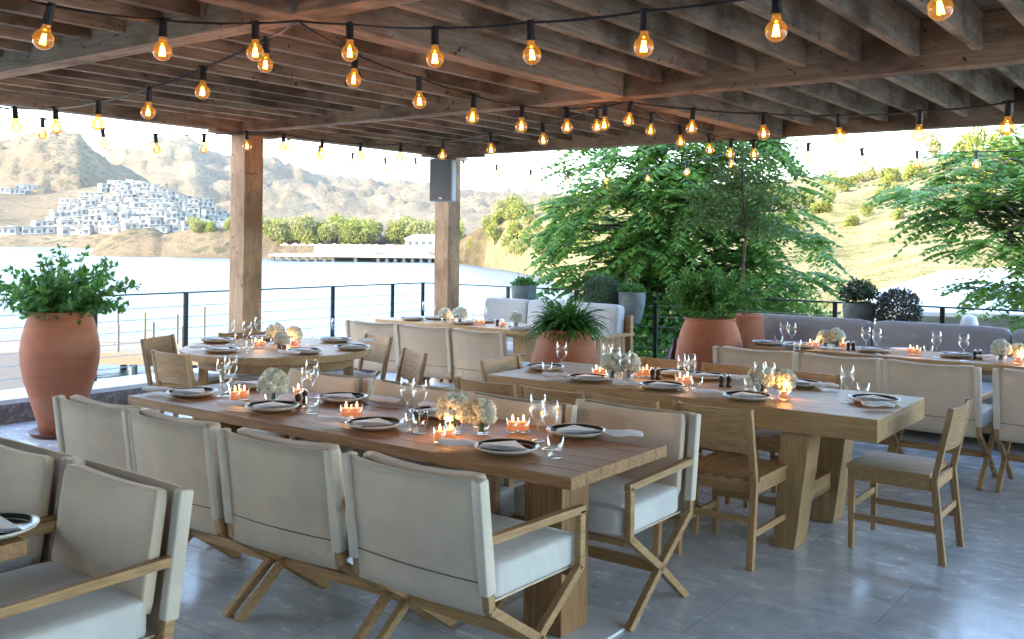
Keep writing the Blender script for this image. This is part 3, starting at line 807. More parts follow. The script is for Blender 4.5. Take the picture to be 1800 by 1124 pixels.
# ------------------------------------------------------------------ sofas
def sofa(label, x0, x1, yb, n, cloth, seams, arm_r=False, zt=.9):
    t = thing('sofa', label, 'sofa', ((x0 + x1) / 2, yb, 0)); L = x1 - x0; o = (x0 + x1) / 2
    bm = NB(); bx(bm, -L / 2, L / 2, -.80, .06, .12, .24, .004); obj('frame', bm, TEAK[0], t)
    for s in (-1, 1):
        for y in (-.76, .02):
            bm = NB(); bx(bm, s * (L / 2 - .06) - .03, s * (L / 2 - .06) + .03, y - .03, y + .03, 0, .12); obj('leg', bm, TEAK[2], t)
    for a, b in zip(seams, seams[1:]):
        c = (a + b) / 2 - o; w = b - a - .012
        bm = NB(); pad(bm, (c, -.36, .345), (w, .84, .19), 14, .03, None, 9); obj('seat_cushion', bm, SEATW if cloth is SOFAL else cloth, t, True)
        bm = NB(); pad(bm, (c, .0, .44 + (zt - .44) / 2), (w, .17, zt - .40), 12, .07, Matrix.Rotation(R(-6), 3, 'X'), 9); obj('back_cushion', bm, cloth, t, True)
    bm = NB(); bx(bm, -L / 2, L / 2, .10, .13, .3, zt - .12, .004); obj('back_frame', bm, TEAK[0], t)
    if arm_r:
        for s in (-1, 1):
            bm = NB(); x = s * (L / 2 + .05)
            bx(bm, x - .045, x + .045, -.84, .14, .600, .632, .004)
            bx(bm, x - .03, x + .03, -.82, -.76, 0, .60, .003); bx(bm, x - .03, x + .03, .07, .13, 0, .82, .003)
            for k in range(6): bx(bm, x - .012, x + .012, -.70 + k * .125, -.64 + k * .125, .20, .60, .002)
            bx(bm, x - .02, x + .02, -.76, .07, .14, .20, .003)
            obj('armrest', bm, TEAK[1], t)
sofa('pale grey three cushion sofa with slatted wooden arms behind the fern pot', -7.22, -5.36, 9.18, 3, SOFAL, [-7.22, -6.58, -5.98, -5.36], True, .92)
sofa('long mauve grey sofa along the rear railing at the right', -4.02, 1.2, 9.34, 4, SOFAG, [-4.02, -2.72, -1.55, -.25, 1.2], False, .90)

# ------------------------------------------------------------------ pots and plants
def pot(name, label, cat, loc, prof, mat=TERRA, saucer=False, seg=48):
    t = thing(name, label, cat, loc)
    bm = NB(); rt, zt = prof[-1]
    lathe(bm, prof + [(rt - .018, zt + .004), (rt - .03, zt - .02), (rt - .035, zt - .06)], seg); obj('clay_body' if mat is TERRA else 'pot_body', bm, mat, t, True)
    bm = NB(); lathe(bm, [(0, zt - .045), (rt - .03, zt - .05)], seg); obj('soil', bm, SOIL, t)
    if saucer:
        bm = NB(); lathe(bm, [(0, .0), (.20, 0), (.235, .038), (.225, .040), (.195, .012), (0, .012)], 40); obj('saucer', bm, plain('glazed_saucer', (.16, .05, .03), .4, 0, .2, 9), t, True)
    return t
def shrub_items(n, rad, zc, rr, L=.045, flat=1.0, droop=.3, r=rnd):
    it = []
    for _ in range(n):
        d = rv(r); d.z = abs(d.z) * flat if r.random() < .8 else d.z * .4
        q = rad * (r.random() ** .45) * (1 + .25 * noise.noise(d * 2.3 + Vector((zc, 0, 0))))
        c = Vector((d.x * q * rr[0], d.y * q * rr[1], zc + d.z * q * rr[2]))
        ld = (d + rv(r) * .9 + Vector((0, 0, -droop))).normalized(); nn = (rv(r) + Vector((0, 0, .9))).normalized()
        it.append((c, ld, nn, L * r.uniform(.7, 1.3), L * r.uniform(.45, .7), r.random()))
    return it
def stems(bm, n, base, ends, r=.006):
    for e in ends:
        m = (Vector(base) + Vector(e)) / 2 + rv() * .03; tube(bm, [base, m, e], r, 5, r * .4)

BIGP = [(.0, .0), (.155, .0), (.165, .02), (.185, .10), (.245, .28), (.300, .44), (.330, .58), (.335, .68), (.322, .78), (.296, .88), (.268, .95), (.262, .975), (.268, .985), (.270, .995)]
lp = at(88, 762, Z=0.0); _lp = at(104, 764, Z=0.0); LP = (_lp.x, _lp.y, 0)
t = pot('terracotta_planter', 'tall terracotta jar with a leafy green shrub at the left by the low wall', 'planter', LP, [(r * .9, z + .012) for r, z in BIGP], saucer=True)
# arching leafy branches
items = []; bm = NB()
for k in range(46):
    a = rnd.uniform(0, 2 * math.pi); el = rnd.uniform(.15, 1.35); L = rnd.uniform(.32, .62)
    p = Vector((math.cos(a) * .08, math.sin(a) * .08, .97)); d = Vector((math.cos(a) * math.cos(el), math.sin(a) * math.cos(el), math.sin(el)))
    pts = [p.copy()]; n = 10
    for j in range(n):
        d = (d + Vector((0, 0, -.045)) + rv() * .10).normalized(); p = p + d * L / n; pts.append(p.copy())
        for q in range(5 if j > 1 else 3):
            ld = (d * .5 + rv()).normalized(); items.append((p + rv() * .025, ld, (rv() + Vector((0, 0, .8))).normalized(), rnd.uniform(.04, .072), rnd.uniform(.034, .052), rnd.random()))
    tube(bm, pts, .004, 4, .0015)
items += shrub_items(1300, .27, 1.0, (1, 1, 1.2), .055)
pl = obj('shrub', leaves_mesh('shrub', items), LEAF_POT, t); obj('stem', bm, BARK, pl)

FP = [(.0, .0), (.25, 0), (.27, .03), (.31, .15), (.345, .30), (.355, .42), (.345, .52), (.315, .64), (.275, .76), (.245, .84), (.24, .865), (.245, .88), (.246, .89)]
fpw = at(994, 583, d=8.1)
t = pot('terracotta_planter', 'wide terracotta pot with a dark drooping fern between the two rear tables', 'planter', (fpw.x, fpw.y, 0), [(r * .9, z) for r, z in FP])
items = []
for k in range(420):
    a = rnd.uniform(0, 2 * math.pi); L = rnd.uniform(.16, .32); el = rnd.uniform(.45, 1.45)
    p = Vector((math.cos(a) * rnd.uniform(0, .15), math.sin(a) * rnd.uniform(0, .12), .90)); d = Vector((math.cos(a) * math.cos(el), math.sin(a) * math.cos(el), math.sin(el)))
    n = 9
    for j in range(n):
        d = (d + Vector((0, 0, -.19))).normalized(); s = d.cross(Vector((0, 0, 1))).normalized(); p2 = p + d * L / n
        w = .060 * (1 - j / n) + .018
        items.append((p, d, (Vector((0, 0, 1)) + rv() * .3).normalized(), L / n * 1.5, w * .8, rnd.random()))
        p = p2
obj('fern', leaves_mesh('fern', items), LEAF_FERN, t)

RP = [(.0, .0), (.17, 0), (.19, .03), (.25, .18), (.315, .36), (.345, .52), (.345, .62), (.325, .74), (.29, .85), (.255, .925), (.25, .94), (.256, .952), (.258, .96)]
rp = at(1248, 562, d=8.6)
t = pot('terracotta_planter', 'round bellied terracotta pot with a bright green shrub left of the mauve sofa', 'planter', (rp.x, rp.y, 0), [(r * .87, z) for r, z in RP])
items = shrub_items(1700, .27, 1.08, (1, 1, 1.05), .06, 1.0)
for k in range(30):
    a = rnd.uniform(0, 6.28); p = Vector((math.cos(a) * .1, math.sin(a) * .1, 1.0)); d = Vector((math.cos(a) * .6, math.sin(a) * .6, rnd.uniform(.2, 1.2))).normalized()
    for j in range(8):
        d = (d + rv() * .15).normalized(); p = p + d * .05
        for q in range(5): items.append((p + rv() * .03, (d + rv()).normalized(), (rv() + Vector((0, 0, .8))).normalized(), rnd.uniform(.045, .07), rnd.uniform(.022, .034), rnd.random()))

obj('shrub', leaves_mesh('shrub', items), LEAF_POT, t)
SP = [(.0, .0), (.13, 0), (.15, .03), (.185, .2), (.205, .45), (.205, .65), (.19, .80), (.175, .88), (.17, .90), (.178, .915), (.178, .93)]
sp = at(1308, 549, d=9.5)
t = pot('terracotta_planter', 'smaller terracotta pot holding a slender tree behind the round bellied pot', 'planter', (sp.x, sp.y, 0), SP)
bm = NB(); tr = [(0, 0, .88), (-.02, 0, 1.3), (.0, .02, 1.7), (-.03, 0, 2.1), (-.05, .02, 2.55)]; tube(bm, tr, .016, 8, .008)
items = []
for k in range(60):
    f = rnd.uniform(.45, 1); base = Vector((-.03, 0, .88 + 1.67 * f)); a = rnd.uniform(0, 6.28); L = rnd.uniform(.3, .62) * (1.2 - .5 * abs(f - .7))
    d = Vector((math.cos(a), math.sin(a), rnd.uniform(-.1, .6))).normalized(); p = base.copy(); pts = [p.copy()]
    for j in range(8):
        d = (d + rv() * .15 + Vector((0, 0, -.05))).normalized(); p = p + d * L / 8; pts.append(p.copy())
        for q in range(9): items.append((p + rv() * .06, (d + rv()).normalized(), (rv() + Vector((0, 0, .6))).normalized(), rnd.uniform(.04, .07), rnd.uniform(.014, .024), rnd.random()))
    tube(bm, pts, .004, 4, .001)
tk = obj('trunk', bm, BARK, t); obj('crown', leaves_mesh('crown', items), LEAF_THIN, tk)

# ledge behind the sofas carrying the small pots
for x0, x1, lab in ((-8.3, -5.78, 'low white plastered ledge behind the pale sofa that carries grey pots and glass jars'), (-4.1, 5, 'low white plastered ledge behind the mauve sofa that carries a grey pot and shrub')):
    t = thing('planter_ledge', lab, 'ledge', (0, 9.62, 0))
    bm = NB(); bx(bm, x0, x1, -.10, .14, 0, .70, .01); obj('wall', bm, SOAP, t)
GP = [(.0, .0), (.09, 0), (.10, .02), (.13, .12), (.15, .28), (.155, .36), (.150, .40), (.154, .41)]
def gpot(px, py_rim, label, kind, scale=1, hgt=.41):
    p = at(px, py_rim, Y=9.63)
    t = pot('grey_planter', label, 'planter', (p.x, 9.63, .701), [(r * scale, z / .41 * (p.z - .701)) for r, z in GP], GREYPOT, seg=32)
    zt = p.z - .701
    if kind == 'twig':
        it = shrub_items(500, .14, zt + .02, (1, 1, .5), .04); bm = NB()
        for k in range(9):
            a = rnd.uniform(0, 6.3); h = rnd.uniform(.12, .3); bm_p = [(0.03 * math.cos(a), .03 * math.sin(a), zt - .05), (.07 * math.cos(a), .07 * math.sin(a), zt + h * .6), (.09 * math.cos(a), .09 * math.sin(a), zt + h)]
            tube(bm, bm_p, .003, 4, .001)
        s_ = obj('foliage', leaves_mesh('foliage', it), LEAF_POT, t); obj('twig', bm, BARK, s_)
    else:
        obj('foliage', leaves_mesh('foliage', shrub_items(1500, .17, zt + .06, (1, 1, 1.0), .04)), LEAF_GREY, t)
gpot(921, 502, 'grey stone pot with bare twigs behind the left end of the pale sofa', 'twig')
gpot(1111, 514, 'grey stone pot with low greens behind the right end of the pale sofa', 'twig')
gpot(1510, 533, 'grey stone pot with silvery shrub behind the mauve sofa', 'bush')
def ball(px, py, r, label, mat, small):
    p = at(px, py, Y=9.6)
    t = thing('clipped_shrub', label, 'shrub', (p.x, 9.6, .701))
    zc = p.z - .701; it = []
    for k in range(3200):
        d = rv(); q = r * (rnd.random() ** .25) * (1 + .10 * noise.noise(d * 4))
        it.append((d * q + Vector((0, 0, zc)), (d + rv() * .9).normalized(), rv(), rnd.uniform(.028, .045), rnd.uniform(.013, .020), rnd.random()))
    obj('foliage', leaves_mesh('foliage', it), mat, t)
    bm = NB(); lathe(bm, [(0, 0), (.08, 0), (.12, max(.05, zc - r * .7)), (.11, max(.05, zc - r * .7)), (0, max(.04, zc - r * .7) - .01)], 24); obj('pot', bm, GREYPOT, t)
ball(1058, 517, .215, 'round clipped grey green shrub behind the pale sofa', LEAF_GREY, 1)
ball(1579, 546, .205, 'round dark purple shrub behind the mauve sofa', LEAF_PURP, 1)
def lantern(px, py, Y, h, label, mat, z0):
    p = at(px, py, Y=Y); t = thing('lantern', label, 'lantern', (p.x, Y, z0))
    bm = NB(); lathe(bm, [(0, 0), (.055, 0), (.055, .01), (.04, .014), (.04, h * .65), (0, h * .65)], 20); obj('body', bm, mat, t, True)
    bm = NB(); lathe(bm, [(.075, h * .66), (.078, h * .70), (.06, h * .92), (.0, h)], 20); obj('cap', bm, mat, t, True)
lantern(1704, 560, 9.62, .30, 'small white mushroom shaped lantern on the ledge behind the mauve sofa', WHITEM, .701)
def jar_lantern(px, label):
    p = at(px, 520, Y=9.56); t = thing('glass_jar', label, 'jar', (p.x, 9.56, .701), 0, 'glass jars on the ledge behind the pale sofa')
    bm = NB(); lathe(bm, [(.0, .004), (.055, .004), (.06, .01), (.062, .20), (.045, .23), (.047, .25), (.043, .25), (.041, .228), (.058, .195), (.056, .012), (0, .012)], 24); obj('glass', bm, GLASS, t, True)
    bm = NB(); lathe(bm, [(0, .016), (.03, .016), (.03, .09), (0, .09)], 14); obj('candle', bm, SOAP, t, True)
for i, px in enumerate((883, 953, 985, 1020)): jar_lantern(px, 'clear glass jar on the ledge behind the pale sofa, ' + ordn(i, 4))
p = at(1187, 612, Y=9.3); t = thing('bell_lantern', 'dark bell shaped metal lantern standing between the pale sofa and the clay pot', 'lantern', (p.x, 9.3, 0))
bm = NB(); lathe(bm, [(0, .0), (.13, 0), (.13, .02), (.12, .05), (.12, .30), (.135, .32), (.10, .42), (.05, .52), (.03, .60), (0, .62)], 18); obj('body', bm, MILL, t, True)
bm = NB(); tube(bm, [(.055 * math.cos(a * math.pi / 8), 0, .665 + .055 * math.sin(a * math.pi / 8)) for a in range(17)], .006, 6); obj('ring_handle', bm, METAL, t)

# ------------------------------------------------------------------ tableware
def proto_thing(name, cat): return thing(name, 'x', cat)
def build_ware():
    P = {}
    t = proto_thing('plate', 'plate')
    bm = NB(); lathe(bm, [(0, .004), (.08, .003), (.105, .006), (.132, .020), (.137, .026), (.134, .029), (.129, .026)], 48); obj('rim', bm, CREAM, t, True)
    bm = NB(); lathe(bm, [(.129, .0262), (.119, .0125), (.095, .0085), (0, .0085)], 48); obj('dark_glaze', bm, DARKG, t, True)
    P['plate'] = t
    # folded white napkin lying in the plate (triangle)
    t = proto_thing('napkin', 'napkin'); bm = NB()
    for k in range(3):
        z = .012 + k * .0042; o = k * .007; tri = [(-.112 + o, -.040), (.112 - o, -.046), (.008, .108 - o)]
        vs = []
        for zz in (z, z + .0035): vs.append([bm.verts.new((x, y, zz + (.012 if (i == 0) else .004) * (k + 1) / 3)) for i, (x, y) in enumerate(tri)])
        bm.faces.new(vs[1]); bm.faces.new(vs[0][::-1])
        for i in range(3): j = (i + 1) % 3; bm.faces.new((vs[0][i], vs[0][j], vs[1][j], vs[1][i]))
    obj('cloth', bm, LINEN, t); P['tri'] = t
    t = proto_thing('napkin', 'napkin'); bm = NB()
    def wav(q): q = q.copy(); q.z += .003 * math.sin(q.x * 60) + .004 * math.sin(q.y * 45 + 1); return q
    pad(bm, (0, 0, .012), (.20, .085, .018), 8, .1, None, 9, wav); pad(bm, (.01, .006, .026), (.165, .06, .012), 8, .2, Matrix.Rotation(.08, 3, 'Z'), 8, wav)
    obj('cloth', bm, LINEN, t, True); P['napkin'] = t
    t = proto_thing('wine_glass', 'wine glass'); bm = NB()
    lathe(bm, [(0, .0), (.034, .0), (.035, .002), (.02, .005), (.005, .009), (.0038, .015), (.0036, .085), (.006, .092), (.022, .104), (.034, .122), (.0385, .145), (.037, .175), (.0315, .206), (.0308, .2065)], 28)
    obj('bowl', bm, GLASS, t, True); P['wine'] = t
    t = proto_thing('water_glass', 'glass'); bm = NB()
    lathe(bm, [(0, 0), (.030, 0), (.031, .002), (.035, .088), (.0342, .0885)], 28); obj('tumbler', bm, GLASS, t, True); P['tumbler'] = t
    t = proto_thing('candle_holder', 'candle'); bm = NB()
    lathe(bm, [(0, 0), (.027, 0), (.0285, .003), (.0295, .066), (.0287, .0665)], 24); obj('glass', bm, GLASS, t, True)
    bm = NB(); lathe(bm, [(0, .0105), (.0245, .0105), (.0245, .047), (.022, .049), (0, .046)], 20); obj('wax', bm, WAXC, t, True)
    bm = NB(); lathe(bm, [(0, .050), (.0035, .055), (.0048, .061), (.003, .070), (0, .080)], 10); obj('flame', bm, FLAME, t, True)
    P['candle'] = t
    t = proto_thing('pepper_mill', 'mill'); bm = NB()
    lathe(bm, [(0, 0), (.017, 0), (.018, .004), (.013, .020), (.0125, .030), (.0165, .042), (.018, .052), (.014, .060), (0, .061)], 20); obj('body', bm, MILL, t, True)
    bm = NB(); lathe(bm, [(0, .061), (.006, .0612), (.010, .068), (.006, .076), (0, .078)], 14); obj('knob', bm, CHROME, t, True); P['mill'] = t
    return P
WARE = build_ware(); PLACED = {k: 0 for k in WARE}
TZ = .7515
def flower(px, py_base, Z, r, hgt, label, glow=False):
    """py_base: where the glass foot stands on the tabletop"""
    p = at(px, py_base, Z=Z); t = thing('flower_vase', label, 'flowers', tuple(p))
    bm = NB(); lathe(bm, [(0, 0), (.036, 0), (.038, .004), (.042, .07), (.040, .07), (.036, .010), (0, .009)], 24); obj('vase', bm, GLASS, t, True)
    it = []; zc = hgt + r * .75; nh = []
    rr = random.Random(int(px * 7))
    for k in range(64):
        d = rv(rr)
        if d.z < -.55: continue
        nh.append((d * r * .82 + Vector((0, 0, zc)), d))
    for c, d in nh:
        cs = rr.uniform(.018, .027)
        for j in range(36):
            e = (rv(rr) + d * .6).normalized(); s = e.cross(rv(rr)).normalized()
            it.append((c + e * cs * .7, (s + e * .15).normalized(), e, rr.uniform(.014, .020), rr.uniform(.014, .018), rr.random()))
    obj('hydrangea', leaves_mesh('hydrangea', it), PETAL, t)
    bm = NB(); [tube(bm, [(.01 * k - .01, 0, .012), (.006 * k, .004, zc - r * .5)], .004, 5) for k in range(3)]; obj('stem', bm, LEAF_POT, t)
    if glow:
        bm = NB(); lathe(bm, [(0, .0), (.003, .004), (.004, .010), (0, .026)], 8, c=(.0, -.0, .012)); obj('flame', bm, FLAME, t, True)
        l = bpy.data.lights.new('candle_light', 'POINT'); l.energy = .11; l.color = (1, .42, .12); l.shadow_soft_size = .02
        lo = bpy.data.objects.new('candle_light', l); C.objects.link(lo); lo.parent = t; lo.location = (.03, -.075, .075)
    return t
def place_ware(table, Z, items):
    """items: (kind, px, py, extra)"""
    names = dict(plate='dark glazed plate with pale rim', tri='white folded napkin on a plate', napkin='rolled white napkin', wine='empty stemmed wine glass',
                 tumbler='clear water glass', candle='lit candle in a small glass', mill='small dark pepper mill')
    for kind in names:
        its = sorted([i for i in items if i[0] == kind], key=lambda i: (round(i[1]), i[2]))
        for n, it in enumerate(its):
            p = at(it[1], it[2], Z=Z); rz = it[3] if len(it) > 3 else rnd.uniform(0, 6.28)
            lab = f'{names[kind]} on {table}, {ordn(n, len(its))}'
            g = f'{kind if kind not in ("tri",) else "plate napkin"}s on {table}'.replace('wines', 'wine glasses').replace('tumblers', 'water glasses')
            if not PLACED[kind]:
                PLACED[kind] = 1; o = WARE[kind]; o.location = p; o.rotation_euler = (0, 0, rz); o['label'] = lab; o['group'] = g
            else: o = dup(WARE[kind], tuple(p), rz, lab, g)
            if kind == 'candle':
                l = bpy.data.lights.new('candle_light', 'POINT'); l.energy = .024; l.color = (1, .52, .2); l.shadow_soft_size = .012
                lo = bpy.data.objects.new('candle_light', l); C.objects.link(lo); lo.parent = o; lo.location = (0, 0, .085)
def setting(lst, kinds=('plate', 'tri')):
    out = []
    for q in lst:
        a = YAW + rnd.uniform(-.35, .35)
        for k in kinds: out.append((k, q[0], q[1], a))
    return out
RZ = .0
T1 = setting([(338, 696, .1), (440, 681, 3.0), (479, 721, -.1), (602, 705, 3.1), (658, 752, 0), (768, 731, 3.0), (891, 794, .35), (1013, 765, .9)])
T1 += [('napkin', *q) for q in ((273, 693, .3), (405, 719, .35), (580, 748, .3), (672, 711, .2), (800, 790, .35), (1093, 773, .6), (760, 722, .2))]
T1 += [('wine', *q) for q in ((405, 690), (392, 697), (541, 716), (548, 700), (716, 738), (737, 742), (945, 776), (966, 790))]
T1 += [('tumbler', *q) for q in ((412, 702), (397, 686), (549, 727), (738, 762), (725, 760), (976, 805))]
T1 += [('candle', *q) for q in ((413, 705), (429, 703), (524, 700), (608, 735), (627, 735), (773, 778), (791, 775), (901, 760), (920, 760))]
T1 += [('mill', *q) for q in ((524, 714), (536, 708), (730, 748), (748, 750))]
place_ware('the front plank table', TZ, T1)
flower(479, 712, TZ, .080, .045, 'pale green hydrangea ball in a glass on the left half of the front plank table')
flower(797, 762, TZ, .074, .05, 'white hydrangea glowing orange from candles on the front plank table', True)
flower(846, 764, TZ, .062, .045, 'smaller white hydrangea beside the glowing one on the front plank table')
T2 = setting([(957, 650, .2), (1034, 669, 0), (1163, 683, 0), (1312, 702, 0), (1242, 666, 2.9), (1404, 679, 3.1), (1536, 708, 1.5), (1186, 660, 2.9)])
T2 += [('napkin', *q) for q in ((974, 667, .3), (1098, 682, .3), (1243, 697, .3), (1540, 720, .5), (1446, 685, .3), (1300, 671, .2))]
T2 += [('wine', *q) for q in ((987, 656), (1081, 668), (1098, 675), (1068, 660), (1201, 686), (1212, 683), (1336, 700), (1351, 702), (1489, 708))]
T2 += [('tumbler', *q) for q in ((962, 660), (1098, 668), (1225, 688), (1517, 700), (1318, 690))]
T2 += [('candle', *q) for q in ((1048, 663), (1060, 662), (1124, 663), (1137, 663), (1195, 678), (1208, 677), (1378, 703))]
T2 += [('mill', *q) for q in ((1147, 667), (1157, 667), (1268, 680), (1281, 680))]
place_ware('the pale dining table', TZ, T2)
flower(1076, 668, TZ, .066, .05, 'white hydrangea left one of the close pair on the pale dining table')
flower(1104, 668, TZ, .072, .045, 'white hydrangea right one of the close pair on the pale dining table')
flower(1338, 697, TZ, .072, .05, 'white hydrangea behind wine glasses on the right half of the pale table')
flower(1379, 698, TZ, .060, .045, 'small hydrangea glowing above a candle on the right half of the pale table', True)
T3 = setting([(381, 602, .3), (389, 619, .1), (468, 597, 3), (535, 621, 0), (589, 601, 3), (619, 614, .8)])
T3 += [('napkin', *q) for q in ((348, 616, 1), (505, 626, .4), (640, 605, 1.2))] + [('wine', *q) for q in ((404, 606), (434, 612), (455, 601), (545, 606), (590, 603))]
T3 += [('tumbler', *q) for q in ((552, 605), (420, 606), (440, 620))] + [('candle', *q) for q in ((449, 612), (460, 611), (517, 610), (523, 606))] + [('mill', *q) for q in ((491, 611), (500, 611))]
place_ware('the round table', .7565, T3)
flower(484, 605, .7565, .072, .045, 'left hydrangea of three on the round table')
flower(495, 612, .7565, .055, .03, 'small front hydrangea of three on the round table')
flower(516, 607, .7565, .062, .04, 'right hydrangea of three glowing above a candle on the round table', True)
T4 = setting([(725, 563, .2), (766, 562, 3), (814, 570, .1), (850, 567, 3), (915, 580, .3)])
T4 += [('wine', *q) for q in ((748, 564), (759, 565), (831, 569), (850, 571))] + [('tumbler', *q) for q in ((940, 580), (838, 572))]
T4 += [('candle', *q) for q in ((795, 568), (838, 571), (848, 572), (884, 575))] + [('mill', *q) for q in ((874, 573), (881, 574))]
place_ware('the pale sofa table', TZ, T4)
flower(782, 567, TZ, .062, .04, 'left hydrangea of three on the table by the pale sofa')
flower(808, 571, TZ, .075, .05, 'middle hydrangea of three on the table by the pale sofa')
flower(907, 579, TZ, .062, .06, 'right hydrangea of three on the table by the pale sofa')
T5 = setting([(1406, 611, .2), (1536, 619, .2), (1682, 628, .2), (1350, 606, 1)])
T5 += [('napkin', *q) for q in ((1582, 620, .4), (1733, 633, .4))] + [('wine', *q) for q in ((1378, 608), (1392, 611), (1522, 619), (1541, 623), (1646, 629), (1694, 635))]
T5 += [('tumbler', *q) for q in ((1369, 609), (1401, 616), (1632, 627))] + [('candle', *q) for q in ((1424, 613), (1435, 613), (1482, 614), (1600, 624), (1612, 625), (1790, 640))] + [('mill', *q) for q in ((1491, 616), (1500, 616), (1714, 632), (1723, 632))]
place_ware('the mauve sofa table', TZ, T5)
flower(1450, 612, TZ, .060, .04, 'left hydrangea of the pair on the table facing the mauve sofa')
flower(1470, 613, TZ, .066, .05, 'right hydrangea of the pair on the table facing the mauve sofa')
flower(1759, 637, TZ, .066, .05, 'white hydrangea near the right edge on the table facing the mauve sofa')
flower(1791, 636, TZ, .058, .03, 'glowing hydrangea cut by the right edge on the table facing the mauve sofa', True)
place_ware('the corner table', TZ, setting([(-22, 940, .2)]))

# ------------------------------------------------------------------ trees with feathery compound leaves
def frond(items, p, d, L, nl, ll, r, droop=.10):
    n = nl; side = d.cross(Vector((0, 0, 1)))
    if side.length < .1: side = Vector((1, 0, 0))
    side.normalize()
    for j in range(n):
        d = (d + Vector((0, 0, -droop))).normalized(); p = p + d * (L / n)
        if j < 1: continue
        sz = ll * (1 - .55 * (j / n) ** 2); t = r.random()
        for s in (-1, 1):
            ld = (side * s * .85 + d * .55 + Vector((0, 0, -.22)) + rv(r) * .12).normalized()
            items.append((p, ld, (Vector((0, 0, 1)) + rv(r) * .35).normalized(), sz * r.uniform(.85, 1.15), sz * .50, t * .8 + .2 * r.random()))
    items.append((p, d, Vector((0, 0, 1)), ll * .5, ll * .2, r.random()))
def feather_tree(name, label, base, H, limbs, mat, seed, fl=.5, leaf=.105):
    """limbs: list of (start height fraction, end offset vector)"""
    r = random.Random(seed); t = thing(name, label, 'tree', base)
    bm = NB(); tube(bm, [(0, 0, -.4), (.04, .02, H * .3), (-.03, .03, H * .62), (0, 0, H * .95)], .075, 10, .02)
    items = []
    for f, e in limbs:
        p0 = Vector((0, 0, H * f)); e = Vector(e); pts = []
        n = 8
        for k in range(n + 1):
            u = k / n; q = p0.lerp(e, u); q.z += math.sin(u * math.pi) * .16 * (e - p0).length * .8; q += rv(r) * .03 * (k > 0); pts.append(q)
        tube(bm, pts, .026, 6, .006)
        for k in range(2, n + 1):
            q = pts[k]; out = (pts[k] - pts[k - 1]).normalized()
            for m_ in range(2 if k < n else 6):
                a = r.uniform(-1.5, 1.5); d = Matrix.Rotation(a, 3, 'Z') @ out; d.z += r.uniform(-.08, .30); d.normalize()
                frond(items, q + rv(r) * .08, d, fl * r.uniform(.7, 1.25), 8, leaf, r, .07)
    tr = obj('trunk', bm, BARK, t, True); obj('crown', leaves_mesh('crown', items), mat, t)
    return t
def limb_set(base, spec, seed, dspread=1.2):
    r = random.Random(seed); out = []
    for px, py, f in spec:
        d = r.uniform(-dspread, dspread)
        w = at(px, py, d=D0 + d); out.append((f, tuple(w - Vector(base))))
    return out
D0 = 13.5
bp = at(1195, 700, d=D0); base = (bp.x, bp.y, -2.3)
H = 6.0
spec = []
rr = random.Random(5)
def crown_ok(px, py):
    # outline of the big crown in the photo
    L_ = interp(py, [248, 285, 320, 350, 400, 440, 500, 560, 620], [1035, 1015, 1010, 965, 955, 965, 970, 1040, 1130])
    Rr = interp(py, [248, 290, 340, 380, 420, 480, 520, 560, 620], [1400, 1430, 1400, 1400, 1440, 1490, 1470, 1380, 1180])
    return L_ < px < Rr
while len(spec) < 118:
    px = rr.uniform(930, 1520); py = rr.uniform(225, 625)
    if crown_ok(px, py): spec.append((px, py, max(.25, min(.93, .62 + (430 - py) / 900 + rr.uniform(-.12, .12)))))
feather_tree('feathery_tree', 'large green tree with long feathery compound leaves beyond the rear railing', base, H, limb_set(base, spec, 11, 1.5), LEAF_TREE, 3, .66, .17)
D0 = 12.0
bp = at(1850, 700, d=D0); base = (bp.x, bp.y, -2.3); spec = []
def crown_ok2(px, py):
    L_ = interp(py, [260, 300, 330, 380, 440, 500, 560, 600], [1745, 1600, 1590, 1590, 1650, 1740, 1740, 1790])
    return px > L_
while len(spec) < 64:
    px = rr.uniform(1590, 2150); py = rr.uniform(270, 590)
    if crown_ok2(px, py): spec.append((px, py, max(.3, min(.93, .62 + (430 - py) / 900 + rr.uniform(-.1, .1)))))
feather_tree('feathery_tree', 'green tree with feathery compound leaves reaching in at the right edge', base, 5.6, limb_set(base, spec, 12, 1.2), LEAF_TREE2, 4, .62, .16)

# undergrowth between the tree and the terrace
def bushy(name, label, px, py, d, rad, n, mat, zc=None, sc=(1, 1, .9), L=.09):
    p = at(px, py, d=d); t = thing(name, label, 'bush', (p.x, p.y, p.z - rad * .9))
    obj('foliage', leaves_mesh('foliage', shrub_items(n, rad, rad * .6, sc, L)), mat, t)
    bm = NB(); tube(bm, [(0, 0, -1.2), (0, 0, rad * .5)], .03, 6, .01); obj('stem', bm, BARK, t)
bushy('garden_bush', 'green bush below the big tree seen between sofa and clay pot', 1172, 612, 12.6, 1.25, 3600, LEAF_POT)
bushy('garden_bush', 'green bush under the right side of the big tree behind the mauve sofa', 1370, 560, 14.5, .9, 2200, LEAF_TREE)

